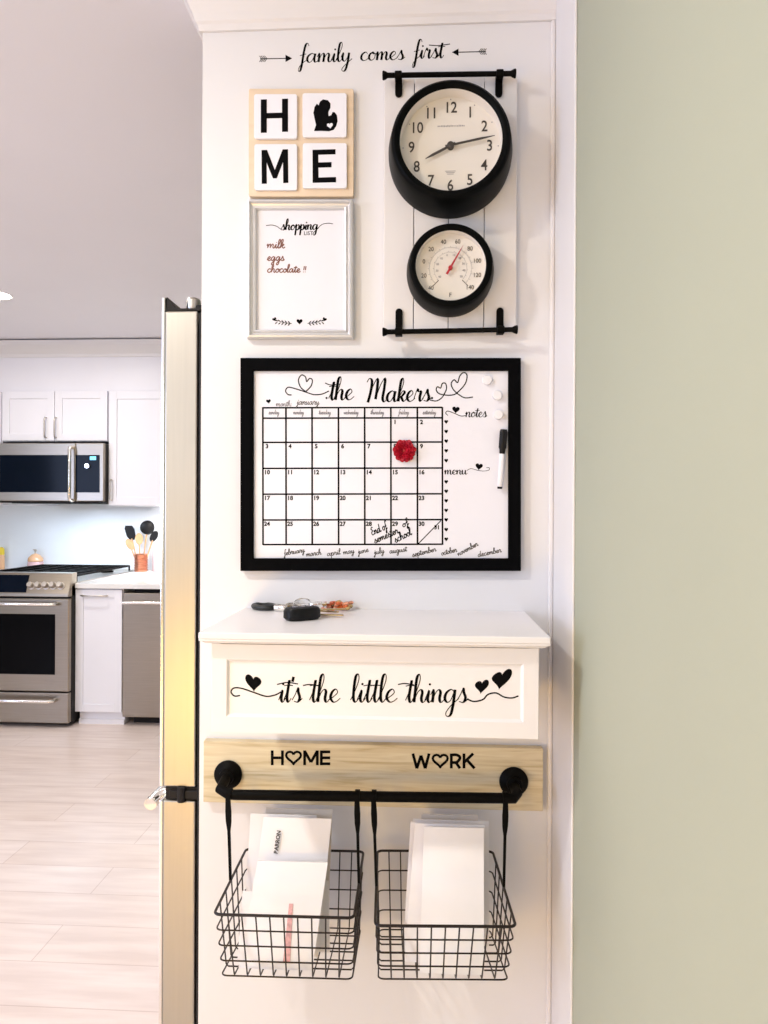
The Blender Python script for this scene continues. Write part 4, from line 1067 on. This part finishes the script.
def envelope(name, label, x0, x1, yb_, yt_, z0, z1, m, skew=0, th=.0018, group='letters in the left basket', flap=True, cat='envelope', bend=0):
    ZB = WB1 if 'left' in group else WB2; z0 = ZB(1, YBK-yb_)+.0035
    """sheet leaning from (yb_, z0) to (yt_, z1); skew shifts the top in x"""
    n, k = 8, 10; fr = []
    for i in range(n+1):
        s = i/n
        for j in range(k+1):
            u = j/k
            y = yb_+(yt_-yb_)*s+bend*sin(pi*s)+.0025*sin(pi*u)*(-1)
            fr.append(Vector((x0+(x1-x0)*u+skew*s, y, z0+(z1-z0)*s+.0008*sin(3*u))))
    N = len(fr); vs = fr+[p+Vector((0, th*(1+.4*sin(3*i)), 0)) for i, p in enumerate(fr)]; fs = []
    for i in range(n):
        for j in range(k):
            a = i*(k+1)+j; q = (a, a+1, a+k+2, a+k+1); fs += [q, tuple(N+w for w in q[::-1])]
    for j in range(k):
        fs += [(j, N+j, N+j+1, j+1), (n*(k+1)+j, n*(k+1)+j+1, N+n*(k+1)+j+1, N+n*(k+1)+j)]
    for i in range(n):
        a = i*(k+1); b = a+k; fs += [(a, a+k+1, N+a+k+1, N+a), (b, N+b, N+b+k+1, b+k+1)]
    m_ = MB().add(vs, fs)
    return setp(obj(name, m_, m, smooth=True), label, cat, group)
g1 = 'letters in the left basket'; g2 = 'letters in the right basket'
z0 = zb1+.003
def zz_(py, Y): return pt(300, py, Y).z
def xx_(px, Y): return pt(px, 900, Y).x
envelope('envelope', 'rearmost cream envelope standing in the left basket, its edge showing at the top', xx_(260, 1.36)+.001, xx_(328, 1.36), 1.352, 1.385, z0, zz_(809, 1.385), M['paper2'], .004, group=g1, th=.003)
envelope('envelope', 'white envelope in the left basket sticking out at the upper left behind the printed one', xx_(243, 1.33), xx_(311, 1.33), 1.330, 1.368, z0, zz_(815, 1.368), M['paper'], .004, group=g1)
e1 = envelope('envelope', 'white envelope in the left basket with a dark printed word running up its side', xx_(247, 1.29), xx_(318, 1.29), 1.292, 1.348, z0, zz_(818, 1.348), M['paper'], .016, group=g1)
e2 = envelope('envelope', 'white envelope at the front of the left basket with a pink printed mark', xx_(238, 1.235), xx_(312, 1.235), 1.240, 1.306, z0, zz_(862, 1.306), M['paper'], .017, group=g1)
e3 = envelope('envelope', 'short white envelope leaning right behind the others in the left basket', xx_(262, 1.31), xx_(330, 1.31), 1.311, 1.335, z0, zz_(880, 1.335), M['paper'], -.006, group=g1)
envelope('envelope', 'short white envelope poking out at the left side of the left basket', xx_(237, 1.26), xx_(300, 1.26), 1.264, 1.298, z0, zz_(893, 1.298), M['paper'], -.0, group=g1)
# printed word on e1: vertical letters
def lean_text(s, px, py, Y, size, m, parent, ang, tiltx):
    cu = bpy.data.curves.new('t', 'FONT'); cu.body = s; cu.size = size; cu.align_x = 'CENTER'; cu.align_y = 'CENTER'; cu.extrude = .0002; cu.offset = .0004
    o = bpy.data.objects.new('t', cu); C.objects.link(o); bpy.context.view_layer.update()
    me = bpy.data.meshes.new_from_object(o.evaluated_get(bpy.context.evaluated_depsgraph_get())); bpy.data.objects.remove(o)
    p = pt(px, py, Y)
    me.transform(Matrix.Translation(p) @ Matrix.Rotation(tiltx, 4, 'X') @ Matrix.Rotation(ang, 4, 'Y') @ Matrix.Rotation(pi/2, 4, 'X'))
    me.materials.clear(); me.materials.append(m)
    ob = bpy.data.objects.new('printed_word', me); C.objects.link(ob); ob.parent = parent; return ob
tx = -math.atan2(.056, zz_(818, 1.348)-z0)
zq0 = WB1(1, YBK-1.29)+.0035
def ysurf(pb, ptp, z, zt_): return pb+(ptp-pb)*(z-zq0)/(zt_-zq0)
zt1 = zz_(818, 1.348); zq = zz_(843, 1.335); y1 = ysurf(1.292, 1.348, zq, zt1)-.0058
lean_text('BARRON', 277.5, 842, y1, .0098, M['num'], e1, R_(-84), tx)
zq0 = WB1(1, YBK-1.24)+.0035; zt2 = zz_(862, 1.306)
zA, zB = zz_(948, 1.285), zz_(897, 1.30)
pm = MB(); yA = ysurf(1.240, 1.306, zA, zt2)-.0034; yB = ysurf(1.240, 1.306, zB, zt2)-.0034
xA = pt(283, 948, yA).x; xB = pt(288, 897, yB).x
nn_ = Vector((0, -.0003, 0))
pm.add([Vector((xA, yA, zA)), Vector((xA+.012, yA, zA)), Vector((xB+.009, yB, zB)), Vector((xB+.002, yB, zB))], [(0, 1, 2, 3)])
pp = obj('pink_print', pm, M['pink'], e2)
sd = pp.modifiers.new('s', 'SOLIDIFY'); sd.thickness = .0002

z0 = zb2_+.003
envelope('envelope', 'rearmost cream envelope in the right basket, its top edge peeking out', xx_(421, 1.38), xx_(478, 1.38), 1.375, 1.392, z0, zz_(811, 1.39), M['paper2'], 0, group=g2, th=.003)
envelope('envelope', 'wide white envelope behind the others in the right basket', xx_(412, 1.35), xx_(489, 1.35), 1.345, 1.372, z0, zz_(816, 1.372), M['paper'], .001, group=g2)
envelope('envelope', 'white envelope in the right basket sticking out along the left edge', xx_(403, 1.31), xx_(478, 1.31), 1.308, 1.352, z0, zz_(819, 1.352), M['paper'], .012, group=g2)
envelope('envelope', 'white envelope in the right basket second from the front', xx_(405, 1.28), xx_(478, 1.28), 1.266, 1.338, z0, zz_(820, 1.338), M['paper'], .016, group=g2)
envelope('envelope', 'plain white envelope at the very front of the right basket', xx_(420, 1.235), xx_(484, 1.235), 1.226, 1.325, z0, zz_(823, 1.325), M['paper'], .006, group=g2)

# ------------------------------------------------------------------ lights
def area(name, loc, rot, size, size_y, energy, col):
    l = bpy.data.lights.new(name, 'AREA'); l.shape = 'RECTANGLE'; l.size = size; l.size_y = size_y; l.energy = energy; l.color = col
    o = bpy.data.objects.new(name, l); C.objects.link(o); o.location = loc; o.rotation_euler = rot; return o
def aim(o, tgt):
    d = Vector(tgt)-o.location; o.rotation_euler = d.to_track_quat('-Z', 'Y').to_euler()
# recessed cans
for (x, y, e) in ((pt(-4, 290, 3.9).x, 3.9, 15), (-1.2, .3, 28), (-3.4, 2.0, 15), (-1.2, 3.0, 15), (-3.0, -.6, 9)):
    l = bpy.data.lights.new('ceiling_can', 'AREA'); l.shape = 'DISK'; l.size = .14; l.energy = e; l.color = (1, .955, .875)
    o = bpy.data.objects.new('ceiling_can', l); C.objects.link(o); o.location = (x, y, CEIL-.03)
# daylight through a window to the left of the camera
k = area('window_daylight', (XL+.05, -.6, 1.55), (0, 0, 0), 2.4, 1.6, 120, (.56, .67, 1.0)); aim(k, (0, -.2, 1.5))
k = area('warm_low_fill', (-1.1, -1.1, .40), (0, 0, 0), .45, .45, 17, (1, .60, .13)); aim(k, (.1, 1.4, .5))  # added unseen fill that warms the lower panel and side wall
k = area('rear_fill', (-1.8, YN+.05, 1.8), (0, 0, 0), 2.6, 1.2, 27, (.86, .90, 1.0)); aim(k, (-1.6, 2, 2.4))  # added frontal fill for softer light; the rear wall has no window
u = area('under_cabinet_strip', (-1.85, 5.35, 1.395), (0, 0, 0), .5, .05, 8, (1, .93, .85))
u = area('backsplash_fill', (-2.6, 5.3, 1.40), (0, 0, 0), .5, .08, 7, (.70, .84, 1))  # added fill under the microwave to brighten the backsplash
w = bpy.data.worlds.new('World'); S.world = w; w.use_nodes = True
bg = w.node_tree.nodes['Background']; bg.inputs['Color'].default_value = (.93, .94, 1.0, 1); bg.inputs['Strength'].default_value = .5

# ------------------------------------------------------------------ camera
cam = bpy.data.cameras.new('Camera'); co = bpy.data.objects.new('Camera', cam); C.objects.link(co)
cam.sensor_fit = 'VERTICAL'; cam.sensor_height = 36; cam.sensor_width = 27; cam.lens = F/1024*36
mt = Matrix((rt, up, -fw)).transposed().to_4x4(); mt.translation = CAM
co.matrix_world = mt
cam.clip_start = .02
S.camera = co
S.view_settings.view_transform = 'Standard'; S.view_settings.look = 'None'; S.view_settings.gamma = 1; S.view_settings.use_curve_mapping = False
S.view_settings.exposure = 0.06
